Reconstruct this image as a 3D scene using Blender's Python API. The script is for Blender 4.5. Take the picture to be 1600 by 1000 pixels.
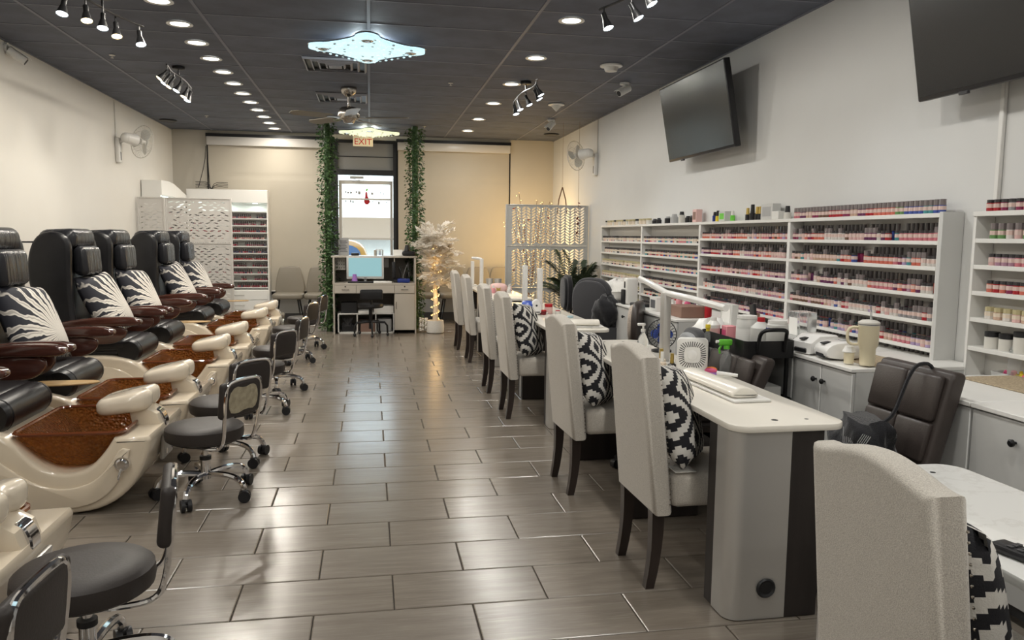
import bpy, bmesh, math, random
from math import sin, cos, pi, radians as RAD, sqrt
from mathutils import Vector, Matrix, Quaternion
for o in list(bpy.data.objects): bpy.data.objects.remove(o, do_unlink=True)
SC = bpy.context.scene
COL = SC.collection
rnd = random.Random(7)

# ------------------------------------------------------------------ camera
FPX, YAW, PIT, ROL, HC = 1227.302, 0.1786956, 0.1065514, 0.0107361, 1.42
cam_d = bpy.data.cameras.new('camera'); cam = bpy.data.objects.new('camera', cam_d); COL.objects.link(cam)
cam_d.sensor_width = 36.0; cam_d.lens = FPX/1600*36.0; cam_d.clip_start = .05; cam_d.clip_end = 200
_f = Vector((sin(YAW)*cos(PIT), cos(YAW)*cos(PIT), -sin(PIT))); _r = Vector((cos(YAW), -sin(YAW), 0)); _u = _r.cross(_f)
_R = cos(ROL)*_r + sin(ROL)*_u; _U = -sin(ROL)*_r + cos(ROL)*_u
cam.matrix_world = Matrix(((_R.x, _U.x, -_f.x, 0), (_R.y, _U.y, -_f.y, 0), (_R.z, _U.z, -_f.z, HC), (0, 0, 0, 1)))
SC.camera = cam
def project(p):
    d = Vector(p) - Vector((0, 0, HC)); z = d.dot(_f)
    return 800+FPX*d.dot(_R)/z, 500-FPX*d.dot(_U)/z, z

# ------------------------------------------------------------------ world and view
W = bpy.data.worlds.new('world'); SC.world = W; W.use_nodes = True
bg = W.node_tree.nodes['Background']; bg.inputs[0].default_value = (.66, .83, 1.0, 1); bg.inputs[1].default_value = 10.0
SC.view_settings.view_transform = 'Standard'; SC.view_settings.look = 'None'
SC.view_settings.gamma = 1.0; SC.view_settings.use_curve_mapping = False
SC.view_settings.exposure = -0.62
# power of the lamps the room has
P_DOWN = 19.5      # each recessed downlight
P_PANEL = 42.0     # each crystal ceiling panel, shared out to its added halo lamps
P_SPOT = 9.0       # each track head
sun_d = bpy.data.lights.new('sun', 'SUN'); sun_d.energy = 3.0; sun_d.angle = .01; sun_d.color = (1, .95, .86)
sun = bpy.data.objects.new('sun', sun_d); COL.objects.link(sun); sun.rotation_euler = (RAD(-38), RAD(18), 0); sun.location = (0, 20, 8)

# room extents
XL, XR, YB, YF, ZC = -3.04, 3.08, 13.25, -3.0, 3.02

# ------------------------------------------------------------------ node materials
MATS = {}
def _nt(name):
    m = bpy.data.materials.new(name); m.use_nodes = True
    nt = m.node_tree; b = nt.nodes['Principled BSDF']
    MATS[name] = m
    return m, nt, b
def N(nt, typ, **kw):
    n = nt.nodes.new(typ)
    for k, v in kw.items():
        if k in ('op',): n.operation = v
        elif hasattr(n, k): setattr(n, k, v)
    return n
def val(nt, op, a, b=None, c=None, clamp=False):
    n = nt.nodes.new('ShaderNodeMath'); n.operation = op; n.use_clamp = clamp
    for i, x in enumerate((a, b, c)):
        if x is None: continue
        if isinstance(x, (int, float)): n.inputs[i].default_value = x
        else: nt.links.new(x, n.inputs[i])
    return n.outputs[0]
def mix(nt, fac, a, b):
    n = nt.nodes.new('ShaderNodeMix'); n.data_type = 'RGBA'
    for s, x in (('Factor', fac), ('A', a), ('B', b)):
        i = [q for q in n.inputs if q.name == s and (q.type == ('VALUE' if s == 'Factor' else 'RGBA'))][0]
        if isinstance(x, (int, float)): i.default_value = x
        elif isinstance(x, tuple): i.default_value = (*x[:3], 1)
        else: nt.links.new(x, i)
    return [q for q in n.outputs if q.type == 'RGBA'][0]
def noise(nt, scale, detail=3, stretch=(1, 1, 1), coord='Object', rough=.55, rand=False):
    tc = nt.nodes.new('ShaderNodeTexCoord'); mp = nt.nodes.new('ShaderNodeMapping')
    mp.inputs['Scale'].default_value = stretch
    nt.links.new(tc.outputs[coord], mp.inputs['Vector'])
    v = mp.outputs[0]
    if rand:
        oi = nt.nodes.new('ShaderNodeObjectInfo'); ad = nt.nodes.new('ShaderNodeVectorMath'); ad.operation = 'ADD'
        ml = nt.nodes.new('ShaderNodeVectorMath'); ml.operation = 'MULTIPLY'
        cb = nt.nodes.new('ShaderNodeCombineXYZ')
        for i in range(3): nt.links.new(oi.outputs['Random'], cb.inputs[i])
        nt.links.new(cb.outputs[0], ml.inputs[0]); ml.inputs[1].default_value = (37, 51, 23)
        nt.links.new(v, ad.inputs[0]); nt.links.new(ml.outputs[0], ad.inputs[1]); v = ad.outputs[0]
    n = nt.nodes.new('ShaderNodeTexNoise'); n.inputs['Scale'].default_value = scale; n.inputs['Detail'].default_value = detail
    n.inputs['Roughness'].default_value = rough
    nt.links.new(v, n.inputs['Vector'])
    return n.outputs['Fac']
def rng(nt, x, a, b, c=0., d=1.):
    n = nt.nodes.new('ShaderNodeMapRange'); nt.links.new(x, n.inputs[0])
    for i, q in enumerate((a, b, c, d)): n.inputs[i+1].default_value = q
    return n.outputs[0]
def bump(nt, b, h, strength=.2, dist=.01):
    n = nt.nodes.new('ShaderNodeBump'); n.inputs['Strength'].default_value = strength; n.inputs['Distance'].default_value = dist
    nt.links.new(h, n.inputs['Height']); nt.links.new(n.outputs[0], b.inputs['Normal'])
def mat(name, c, rough=.5, metal=0., spec=.5, var=0., vscale=6., vstretch=(1, 1, 1), bmp=0., bscale=80., bdist=.002, bstretch=(1, 1, 1),
        trans=0., ior=1.45, emit=None, es=0., coat=0., sheen=0., alpha=1., c2=None):
    m, nt, b = _nt(name)
    I = b.inputs
    I['Base Color'].default_value = (*c, 1); I['Roughness'].default_value = rough; I['Metallic'].default_value = metal
    I['Specular IOR Level'].default_value = spec; I['IOR'].default_value = ior
    I['Transmission Weight'].default_value = trans; I['Coat Weight'].default_value = coat; I['Coat Roughness'].default_value = .08
    I['Sheen Weight'].default_value = sheen; I['Alpha'].default_value = alpha
    if emit: I['Emission Color'].default_value = (*emit, 1); I['Emission Strength'].default_value = es
    if var or c2:
        f = noise(nt, vscale, 4, vstretch)
        d = c2 if c2 else tuple(max(0, q*(1-var)) for q in c)
        nt.links.new(mix(nt, rng(nt, f, .35, .65), c, d), I['Base Color'])
    if bmp: bump(nt, b, noise(nt, bscale, 2, bstretch), bmp, bdist)
    return m
# ------------------------------------------------------------------ materials
mat('wall_paint', (.70, .675, .625), .6, var=.04, vscale=1.2, bmp=.08, bscale=140)
mat('wall_paint_cool', (.70, .70, .685), .6, var=.04, vscale=1.2, bmp=.08, bscale=140)
mat('wall_back_paint', (.52, .485, .42), .6, var=.05, vscale=1.0, bmp=.08, bscale=140)
mat('baseboard', (.10, .10, .105), .5)
mat('grout', (.07, .06, .05), .9, var=.2, vscale=30)
m, nt, b = _nt('floor_tile')
oi = nt.nodes.new('ShaderNodeObjectInfo')
f1 = noise(nt, 2.2, 5, (1, 9, 1), rand=True); f2 = noise(nt, 7, 4, (1, 16, 1), rand=True); f3 = noise(nt, 1.1, 2, rand=True)
c = mix(nt, rng(nt, f1, .35, .68), (.172, .146, .119), (.224, .194, .162))
c = mix(nt, rng(nt, f2, .52, .72, 0, .55), c, (.285, .250, .212))
c = mix(nt, rng(nt, oi.outputs['Random'], 0, 1, 0, .3), c, (.172, .146, .121))
nt.links.new(c, b.inputs['Base Color'])
nt.links.new(rng(nt, f3, .3, .7, .21, .26), b.inputs['Roughness']); b.inputs['Specular IOR Level'].default_value = .68
bump(nt, b, f2, .025, .002)
mat('ceiling_tile', (.128, .140, .180), .75, var=.25, vscale=3, bmp=.35, bscale=160, bdist=.003)
mat('ceiling_bar', (.165, .175, .215), .5)
mat('black_metal', (.012, .012, .013), .38, metal=.3)
mat('black_plastic', (.014, .014, .016), .42)
mat('dark_grey_plastic', (.06, .06, .065), .45)
mat('chrome', (.82, .82, .84), .08, metal=1)
mat('satin_silver', (.56, .545, .52), .34, metal=.55)
mat('brushed_nickel', (.42, .39, .35), .25, metal=1)
mat('gelcoat', (.73, .635, .50), .16, coat=.5, var=.03, vscale=3)
mat('gelcoat_white', (.79, .70, .57), .14, coat=.6)
mat('black_leather', (.011, .011, .013), .36, bmp=.25, bscale=120, bdist=.002, var=.3, vscale=8)
mat('black_leather_creased', (.020, .021, .025), .27, bmp=.55, bscale=13, bdist=.02, bstretch=(1, 2.4, .3))
mat('brown_leather', (.052, .041, .037), .40, bmp=.25, bscale=130, bdist=.002, var=.15, vscale=7)
mat('grey_leather', (.030, .024, .022), .52, bmp=.3, bscale=120, bdist=.002, var=.15, vscale=5)
mat('peeled_lining', (.42, .37, .26), .8, var=.3, vscale=30)
mat('taupe_leather', (.215, .190, .152), .5, bmp=.2, bscale=90)
mat('gloss_wood', (.085, .030, .021), .16, coat=.7, var=.45, vscale=4, vstretch=(1, 7, 7))
mat('light_wood', (.56, .37, .17), .4, var=.25, vscale=6, vstretch=(1, 9, 1))
mat('espresso', (.031, .025, .023), .45, var=.3, vscale=3, vstretch=(5, 5, .6))
mat('espresso_leg', (.040, .029, .025), .35, var=.3, vscale=5, vstretch=(5, 5, .6))
mat('white_laminate', (.80, .79, .76), .35)
mat('shelf_white', (.76, .75, .72), .4)
mat('shelf_back', (.66, .645, .61), .55)
mat('grey_laminate', (.585, .585, .57), .42, var=.03, vscale=2)
mat('desk_laminate', (.50, .46, .40), .45)
mat('desk_dark', (.21, .19, .165), .55)
mat('table_cream', (.84, .80, .72), .24, coat=.25)
m, nt, b = _nt('table_marble')
f = noise(nt, 2.2, 8, (1, 1, 1), rough=.65)
v = val(nt, 'ABSOLUTE', val(nt, 'SUBTRACT', f, .5))
nt.links.new(mix(nt, rng(nt, v, 0, .02, .35, 0), (.83, .83, .81), (.62, .60, .57)), b.inputs['Base Color']); b.inputs['Roughness'].default_value = .24
m, nt, b = _nt('amber_glass')
tc = nt.nodes.new('ShaderNodeTexCoord'); vo = nt.nodes.new('ShaderNodeTexVoronoi'); vo.inputs['Scale'].default_value = 62; nt.links.new(tc.outputs['Object'], vo.inputs['Vector'])
f2 = noise(nt, 60, 2)
nt.links.new(mix(nt, rng(nt, f2, .35, .65), (.43, .185, .055), (.27, .098, .028)), b.inputs['Base Color'])
b.inputs['Roughness'].default_value = .10; b.inputs['Transmission Weight'].default_value = .72; b.inputs['IOR'].default_value = 1.22
bump(nt, b, vo.outputs['Distance'], 1.0, .016)
tl_ = nt.nodes.new('ShaderNodeBsdfTranslucent'); tl_.inputs[0].default_value = (.42, .21, .065, 1); ms_ = nt.nodes.new('ShaderNodeMixShader'); ms_.inputs[0].default_value = .22
nt.links.new(b.outputs[0], ms_.inputs[1]); nt.links.new(tl_.outputs[0], ms_.inputs[2]); nt.links.new(ms_.outputs[0], nt.nodes['Material Output'].inputs[0])
mat('amber_rim', (.15, .042, .014), .1, coat=.6)
def fabric(name, c, c2, sc=420, s=.5, sheen=.3):
    m, nt, b = _nt(name)
    f = noise(nt, sc, 2); g = noise(nt, 5, 2)
    tc = nt.nodes.new('ShaderNodeTexCoord')
    nt.links.new(mix(nt, rng(nt, f, .38, .62), c, c2), b.inputs['Base Color']); b.inputs['Roughness'].default_value = .9
    b.inputs['Sheen Weight'].default_value = sheen; b.inputs['Specular IOR Level'].default_value = .2
    bump(nt, b, f, s, .004)
fabric('linen', (.61, .57, .51), (.43, .395, .35))
fabric('grey_pad', (.33, .34, .35), (.27, .28, .29))
fabric('beige_fleece', (.55, .47, .40), (.42, .36, .31), 90, .9)
fabric('black_fabric', (.010, .010, .012), (.022, .022, .026), 260, .6)
fabric('dark_fabric', (.035, .035, .040), (.055, .055, .06), 200, .5)
fabric('white_cloth', (.74, .72, .68), (.66, .64, .6), 120, .5)
# ikat pillow: jagged concentric diamonds in black and off-white
m, nt, b = _nt('ikat')
tc = nt.nodes.new('ShaderNodeTexCoord'); sp = nt.nodes.new('ShaderNodeSeparateXYZ'); nt.links.new(tc.outputs['Object'], sp.inputs[0])
def steps(x):
    q = val(nt, 'PINGPONG', val(nt, 'ADD', x, 5.0425), .105)
    return val(nt, 'MULTIPLY', val(nt, 'FLOOR', val(nt, 'MULTIPLY', q, 1/.0117)), .0117/.105)
d = val(nt, 'MULTIPLY', val(nt, 'ADD', steps(sp.outputs[0]), steps(sp.outputs[2])), .5)
def band(lo, hi): return val(nt, 'MULTIPLY', val(nt, 'GREATER_THAN', d, lo), val(nt, 'LESS_THAN', d, hi))
wh = val(nt, 'ADD', val(nt, 'ADD', band(-1, .11), band(.27, .44)), val(nt, 'ADD', band(.60, .76), band(.90, 2)), None, True)
nt.links.new(mix(nt, wh, (.012, .012, .016), (.66, .64, .60)), b.inputs['Base Color']); b.inputs['Roughness'].default_value = .9
bump(nt, b, noise(nt, 260, 2), .4, .004)
# pedicure-chair pillow: white petals fanning over black
m, nt, b = _nt('petal_print')
tc = nt.nodes.new('ShaderNodeTexCoord'); sp = nt.nodes.new('ShaderNodeSeparateXYZ'); nt.links.new(tc.outputs['Object'], sp.inputs[0])
px = val(nt, 'SUBTRACT', sp.outputs[0], .13); pz = val(nt, 'ADD', sp.outputs[2], .10)
ang = val(nt, 'ARCTAN2', pz, px); rad = val(nt, 'SQRT', val(nt, 'ADD', val(nt, 'MULTIPLY', px, px), val(nt, 'MULTIPLY', pz, pz)))
nz = noise(nt, 9, 2)
k = val(nt, 'ADD', val(nt, 'MULTIPLY', ang, 3.6), val(nt, 'ADD', val(nt, 'MULTIPLY', nz, 1.2), val(nt, 'FLOOR', val(nt, 'MULTIPLY', rad, 7.0))))
pet = val(nt, 'ABSOLUTE', val(nt, 'SUBTRACT', val(nt, 'FRACT', k), .5))
lim = val(nt, 'SUBTRACT', .485, val(nt, 'MULTIPLY', val(nt, 'POWER', rad, 1.6), 1.75))
fac = rng(nt, val(nt, 'SUBTRACT', lim, pet), -.02, .02)
cc = mix(nt, fac, (.016, .017, .026), (.70, .66, .60))
cc = mix(nt, rng(nt, val(nt, 'SUBTRACT', .07, pet), -.01, .01, 0, .75), cc, (.33, .31, .28))
nt.links.new(cc, b.inputs['Base Color']); b.inputs['Roughness'].default_value = .8
mat('white_plastic', (.78, .77, .74), .3)
mat('white_gloss', (.84, .83, .81), .12, coat=.4)
mat('offwhite_plastic', (.66, .64, .59), .4)
mat('grey_plastic', (.42, .42, .42), .4)
mat('cream_enamel', (.74, .66, .47), .35)
mat('screen_black', (.010, .011, .013), .22, spec=.6)
mat('screen_blue', (.05, .06, .06), .3, emit=(.36, .66, .70), es=1.15)
mat('clear_plastic', (.88, .90, .90), .06, trans=.85, ior=1.25)
mat('frosted_plastic', (.80, .80, .77), .35, trans=.35, ior=1.2)
mat('glass', (.96, .98, .98), .0, trans=1., ior=1.01, spec=.15)
mat('shade_fabric', (.455, .415, .345), .8, var=.04, vscale=2, bmp=.1, bscale=220)
mat('cassette', (.60, .58, .55), .3)
mat('film_grey', (.27, .27, .265), .4)
mat('knee_panel', (.56, .57, .58), .5)
mat('frame_black', (.018, .018, .020), .4)
mat('exit_face', (.85, .72, .50), .4, emit=(1, .80, .5), es=.35)
mat('exit_red', (.50, .02, .015), .5, emit=(.8, .06, .03), es=.25)
mat('ivy', (.020, .055, .016), .5, c2=(.048, .105, .030), vscale=9)
mat('ivy_light', (.10, .18, .06), .5, c2=(.055, .115, .035), vscale=9)
mat('palm', (.018, .032, .013), .5, c2=(.035, .060, .022), vscale=8)
m, nt, b = _nt('white_leaf')
b.inputs['Base Color'].default_value = (.90, .87, .82, 1); b.inputs['Roughness'].default_value = .6
tl_ = nt.nodes.new('ShaderNodeBsdfTranslucent'); tl_.inputs[0].default_value = (.90, .86, .80, 1); ms_ = nt.nodes.new('ShaderNodeMixShader'); ms_.inputs[0].default_value = .45
nt.links.new(b.outputs[0], ms_.inputs[1]); nt.links.new(tl_.outputs[0], ms_.inputs[2]); nt.links.new(ms_.outputs[0], nt.nodes['Material Output'].inputs[0])
mat('screen_metal', (.60, .60, .58), .4, metal=.25); mat('vent_grey', (.32, .33, .37), .5)
mat('white_bark', (.66, .58, .46), .7, bmp=.5, bscale=40)
mat('bulb_warm', (1, .7, .35), .4, emit=(1, .62, .22), es=6)
mat('bulb_amber', (1, .7, .35), .4, emit=(1, .74, .30), es=8)
mat('downlight_lens', (.9, .9, .85), .5, emit=(1, .95, .80), es=9)
mat('led_cool', (.9, .95, 1), .5, emit=(.52, .86, .95), es=1.45)
mat('led_pale', (.9, .95, .8), .5, emit=(.95, 1.0, .66), es=1.2)
mat('spot_cool', (.9, .95, 1), .5, emit=(.85, .95, 1.0), es=12)
mat('spot_warm', (1, .9, .7), .5, emit=(1, .80, .45), es=12)
mat('rack_led', (.9, 1, .95), .5, emit=(.80, 1, .93), es=4)
mat('clear_crystal', (.85, .95, .97), .05, spec=.9)
mat('mat_straw', (.50, .40, .27), .9, var=.4, vscale=120)
mat('red', (.45, .012, .02), .4); mat('dark_red', (.16, .010, .016), .5)
mat('pink', (.72, .30, .33), .5); mat('soft_pink', (.76, .50, .47), .5); mat('hot_pink', (.70, .10, .24), .4)
mat('blue', (.03, .08, .42), .35); mat('deep_blue', (.012, .03, .20), .4); mat('pale_blue', (.36, .52, .58), .3)
mat('green', (.16, .60, .06), .4); mat('yellow', (.78, .60, .04), .4); mat('orange', (.70, .20, .03), .4)
mat('purple', (.34, .16, .50), .5); mat('gold', (.55, .40, .12), .3, metal=.7)
mat('cardboard', (.30, .19, .15), .8); mat('brown_box', (.27, .16, .12), .6); mat('rope', (.20, .11, .065), .8)
mat('amber_liquid', (.55, .24, .03), .25)
mat('paper', (.82, .81, .78), .7); mat('print_grey', (.42, .42, .42), .7); mat('print_dark', (.10, .10, .11), .6)
mat('asphalt', (.30, .30, .30), .9, var=.1, vscale=2); mat('stucco', (.80, .74, .62), .9, var=.05)
mat('awning', (.15, .10, .06), .8); mat('car_yellow', (.20, .09, .006), .25, coat=.6); mat('car_glass', (.04, .065, .11), .08, spec=.8)
# powder jars and polish: colour carried by the object
def objcol(name, attr=None, rough=.25, trans=0.):
    m, nt, b = _nt(name)
    if attr:
        a = nt.nodes.new('ShaderNodeAttribute'); a.attribute_name = attr; o = a.outputs['Color']
    else:
        a = nt.nodes.new('ShaderNodeObjectInfo'); o = a.outputs['Color']
    nt.links.new(o, b.inputs['Base Color']); b.inputs['Roughness'].default_value = rough
objcol('tint'); objcol('tint_attr', 'tint')
mat('jar_label', (.66, .50, .45), .5); mat('jar_lid', (.045, .042, .044), .35); mat('jar_lid_clear', (.20, .17, .17), .2, coat=.5)
mat('label_cream', (.70, .60, .48), .6); mat('lid_gold', (.48, .42, .24), .4)
mat('polish_cap', (.12, .108, .108), .3, coat=.3)
# ------------------------------------------------------------------ geometry helpers
class G:
    """collects faces; every call may name a material, build() links the result as ONE mesh object"""
    def __init__(s): s.v = []; s.f = []; s.fm = []; s.mats = []
    def mi(s, m):
        if m not in s.mats: s.mats.append(m)
        return s.mats.index(m)
    def add(s, vs, fs, m, T=None):
        k = len(s.v); i = s.mi(m)
        if T is not None: vs = [T @ Vector(q) for q in vs]
        s.v += [tuple(q) for q in vs]
        for f in fs: s.f.append([k+j for j in f]); s.fm.append(i)
        return s
    def box(s, x0, x1, y0, y1, z0, z1, m, T=None):
        vs = [(x, y, z) for z in (z0, z1) for y in (y0, y1) for x in (x0, x1)]
        return s.add(vs, [(0, 2, 3, 1), (4, 5, 7, 6), (0, 1, 5, 4), (2, 6, 7, 3), (0, 4, 6, 2), (1, 3, 7, 5)], m, T)
    def cbox(s, c, d, m, T=None):
        return s.box(c[0]-d[0]/2, c[0]+d[0]/2, c[1]-d[1]/2, c[1]+d[1]/2, c[2]-d[2]/2, c[2]+d[2]/2, m, T)
    def rbox(s, x0, x1, y0, y1, z0, z1, m, r=.01, seg=2, T=None, fn=None):
        bm = bmesh.new(); bmesh.ops.create_cube(bm, size=1)
        for v in bm.verts: v.co = Vector(((x0+x1)/2+v.co.x*(x1-x0), (y0+y1)/2+v.co.y*(y1-y0), (z0+z1)/2+v.co.z*(z1-z0)))
        r = min(r, .49*min(abs(x1-x0), abs(y1-y0), abs(z1-z0)))
        bmesh.ops.bevel(bm, geom=bm.edges[:], offset=r, segments=seg, profile=.5, affect='EDGES')
        return s.bm(bm, m, T, fn)
    def bm(s, bm, m, T=None, fn=None):
        bm.verts.index_update()
        vs = [v.co.copy() for v in bm.verts]
        if fn: vs = [Vector(fn(*q)) for q in vs]
        fs = [[v.index for v in f.verts] for f in bm.faces]; bm.free()
        return s.add(vs, fs, m, T)
    def slab(s, poly, h, m, r=0., seg=2, T=None, fn=None):
        """polygon in the xy plane, extruded 0..h along z, rims bevelled by r"""
        bm = bmesh.new(); vs = [bm.verts.new((p[0], p[1], 0)) for p in poly]; f = bm.faces.new(vs)
        e = bmesh.ops.extrude_face_region(bm, geom=[f])
        bmesh.ops.translate(bm, verts=[q for q in e['geom'] if isinstance(q, bmesh.types.BMVert)], vec=(0, 0, h))
        bmesh.ops.recalc_face_normals(bm, faces=bm.faces)
        if r:
            ed = [q for q in bm.edges if abs(q.verts[0].co.z-q.verts[1].co.z) < 1e-6]
            bmesh.ops.bevel(bm, geom=ed, offset=r, segments=seg, profile=.5, affect='EDGES')
        return s.bm(bm, m, T, fn)
    def cyl(s, p0, p1, r0, m, r1=None, n=12, cap=True):
        r1 = r0 if r1 is None else r1
        p0 = Vector(p0); p1 = Vector(p1); q = (p1-p0).to_track_quat('Z', 'Y')
        vs = []
        for p, r in ((p0, r0), (p1, r1)):
            for i in range(n): vs.append(p + q @ Vector((r*cos(2*pi*i/n), r*sin(2*pi*i/n), 0)))
        fs = [(i, (i+1) % n, n+(i+1) % n, n+i) for i in range(n)]
        if cap: fs += [tuple(range(n-1, -1, -1)), tuple(range(n, 2*n))]
        return s.add(vs, fs, m)
    def tube(s, pts, r, m, n=8, closed=False, cap=True):
        P = [Vector(p) for p in pts]; L = len(P); rs = r if isinstance(r, (list, tuple)) else [r]*L
        vs = []; nrm = None
        for i in range(L):
            a = P[(i-1) % L] if (i or closed) else P[0]; b_ = P[(i+1) % L] if (i < L-1 or closed) else P[-1]
            t = (b_-a).normalized()
            if nrm is None: nrm = t.orthogonal().normalized()
            nrm = (nrm - t*nrm.dot(t)).normalized(); bn = t.cross(nrm)
            for k in range(n): vs.append(P[i] + rs[i]*(cos(2*pi*k/n)*nrm + sin(2*pi*k/n)*bn))
        fs = []
        for i in range(L if closed else L-1):
            a = i*n; b_ = ((i+1) % L)*n
            fs += [(a+k, a+(k+1) % n, b_+(k+1) % n, b_+k) for k in range(n)]
        if cap and not closed: fs += [tuple(range(n-1, -1, -1)), tuple(range((L-1)*n, L*n))]
        return s.add(vs, fs, m)
    def lathe(s, prof, m, n=16, T=None, cap=True):
        vs = []
        for r, z in prof:
            for i in range(n): vs.append((r*cos(2*pi*i/n), r*sin(2*pi*i/n), z))
        fs = []
        for j in range(len(prof)-1):
            fs += [(j*n+i, j*n+(i+1) % n, (j+1)*n+(i+1) % n, (j+1)*n+i) for i in range(n)]
        if cap: fs += [tuple(range(n-1, -1, -1)), tuple(range((len(prof)-1)*n, len(prof)*n))]
        return s.add(vs, fs, m, T)
    def ell(s, c, d, m, nu=12, nv=8, T=None, pw=1.):
        vs = []; sg = lambda q: (abs(q)**pw)*(1 if q >= 0 else -1)
        for j in range(1, nv):
            a = -pi/2+pi*j/nv
            for i in range(nu):
                t = 2*pi*i/nu
                vs.append((c[0]+d[0]*sg(cos(a))*sg(cos(t)), c[1]+d[1]*sg(cos(a))*sg(sin(t)), c[2]+d[2]*sg(sin(a))))
        vs += [(c[0], c[1], c[2]-d[2]), (c[0], c[1], c[2]+d[2])]; B, Tp = len(vs)-2, len(vs)-1
        fs = []
        for j in range(nv-2):
            fs += [(j*nu+i, j*nu+(i+1) % nu, (j+1)*nu+(i+1) % nu, (j+1)*nu+i) for i in range(nu)]
        fs += [(B, (i+1) % nu, i) for i in range(nu)] + [(Tp, (nv-2)*nu+i, (nv-2)*nu+(i+1) % nu) for i in range(nu)]
        return s.add(vs, fs, m, T)
    def loft(s, rings, m, cap=True, T=None, closed=False):
        n = len(rings[0]); vs = [q for r in rings for q in r]; fs = []
        for j in range(len(rings)-1+(1 if closed else 0)):
            a = j*n; b_ = ((j+1) % len(rings))*n
            fs += [(a+i, a+(i+1) % n, b_+(i+1) % n, b_+i) for i in range(n)]
        if cap and not closed: fs += [tuple(range(n-1, -1, -1)), tuple(range((len(rings)-1)*n, len(rings)*n))]
        return s.add(vs, fs, m, T)
    def quad(s, a, b_, c, d, m): return s.add([a, b_, c, d], [(0, 1, 2, 3)], m)
    def grid(s, fn, nu, nv, m, T=None):
        vs = [fn(i/nu, j/nv) for j in range(nv+1) for i in range(nu+1)]
        fs = [(j*(nu+1)+i, j*(nu+1)+i+1, (j+1)*(nu+1)+i+1, (j+1)*(nu+1)+i) for j in range(nv) for i in range(nu)]
        return s.add(vs, fs, m, T)
    def mesh(s, name, sharp=38):
        me = bpy.data.meshes.new(name); me.from_pydata(s.v, [], s.f)
        for q in s.mats: me.materials.append(MATS[q])
        me.polygons.foreach_set('material_index', s.fm)
        me.polygons.foreach_set('use_smooth', [True]*len(s.f))
        bm = bmesh.new(); bm.from_mesh(me); bmesh.ops.recalc_face_normals(bm, faces=bm.faces); bm.to_mesh(me); bm.free()
        me.set_sharp_from_angle(angle=RAD(sharp)); me.update()
        return me
    def build(s, name, parent=None, sharp=38, **kw):
        return link(name, s.mesh(name, sharp), parent, **kw)

def link(name, me, parent=None, loc=None, rot=None, label=None, cat=None, group=None, kind=None):
    o = bpy.data.objects.new(name, me); COL.objects.link(o)
    if parent is not None: o.parent = parent
    if loc is not None: o.location = loc
    if rot is not None: o.rotation_euler = rot
    tag(o, label, cat, group, kind)
    return o
def tag(o, label=None, cat=None, group=None, kind=None):
    if label: o['label'] = label
    if cat: o['category'] = cat
    if group: o['group'] = group
    if kind: o['kind'] = kind
    return o
def thing(name, label, cat, loc=(0, 0, 0), rz=0, group=None):
    o = bpy.data.objects.new(name, None); COL.objects.link(o); o.empty_display_size = .1
    o.location = loc; o.rotation_euler = (0, 0, rz)
    return tag(o, label, cat, group)
def dup(root, loc=None, rz=None, label=None, parent=None):
    c = root.copy(); COL.objects.link(c)
    if parent is not None: c.parent = parent
    for ch in [q for q in bpy.data.objects if q.parent == root]: dup(ch, parent=c)
    if loc is not None: c.location = loc
    if rz is not None: c.rotation_euler = (0, 0, rz)
    if label: c['label'] = label
    return c
def TR(loc=(0, 0, 0), rx=0, ry=0, rz=0, sc=1):
    return Matrix.Translation(loc) @ Matrix.Rotation(rz, 4, 'Z') @ Matrix.Rotation(ry, 4, 'Y') @ Matrix.Rotation(rx, 4, 'X') @ Matrix.Scale(sc, 4)
XZ = Matrix(((1, 0, 0, 0), (0, 0, -1, 0), (0, 1, 0, 0), (0, 0, 0, 1)))     # slab drawn in xz, extruded towards -y
def xz(y): return Matrix.Translation((0, y, 0)) @ XZ                        # occupies y-h .. y
YZ = Matrix(((0, 0, 1, 0), (1, 0, 0, 0), (0, 1, 0, 0), (0, 0, 0, 1)))      # slab drawn in yz, extruded towards +x
def yz(x): return Matrix.Translation((x, 0, 0)) @ YZ
def rrect(x0, x1, y0, y1, r, n=5):
    p = []
    for cx, cy, a in ((x1-r, y1-r, 0), (x0+r, y1-r, 90), (x0+r, y0+r, 180), (x1-r, y0+r, 270)):
        for i in range(n+1):
            t = RAD(a+90*i/n); p.append((cx+r*cos(t), cy+r*sin(t)))
    return p
def smooth(pts, it=2, closed=False):
    for _ in range(it):
        q = []; L = len(pts)
        for i in range(L if closed else L-1):
            a, b_ = Vector(pts[i]), Vector(pts[(i+1) % L]); q += [a*.75+b_*.25, a*.25+b_*.75]
        if not closed: q = [Vector(pts[0])]+q+[Vector(pts[-1])]
        pts = q
    return [tuple(p) for p in pts]
def pillow_mesh(name, w, h, t, m, n=12):
    g = G()
    for s in (1, -1):
        def fn(u, v):
            a, b_ = 2*u-1, 2*v-1
            k = (max(0, 1-a**4)*max(0, 1-b_**4))**.55
            pin = 1-.07*(1-abs(a*b_))*1.0
            return (a*w/2*(1-.05*(1-b_*b_)*0-.06*(b_*b_ < .999)*(1-abs(b_))*abs(a)*0), s*t/2*k, b_*h/2*(1-.05*(1-a*a)*0))
        g.grid(fn, n, n, m)
    me = g.mesh(name)
    bm = bmesh.new(); bm.from_mesh(me); bmesh.ops.remove_doubles(bm, verts=bm.verts, dist=1e-4); bmesh.ops.recalc_face_normals(bm, faces=bm.faces); bm.to_mesh(me); bm.free()
    return me
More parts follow.
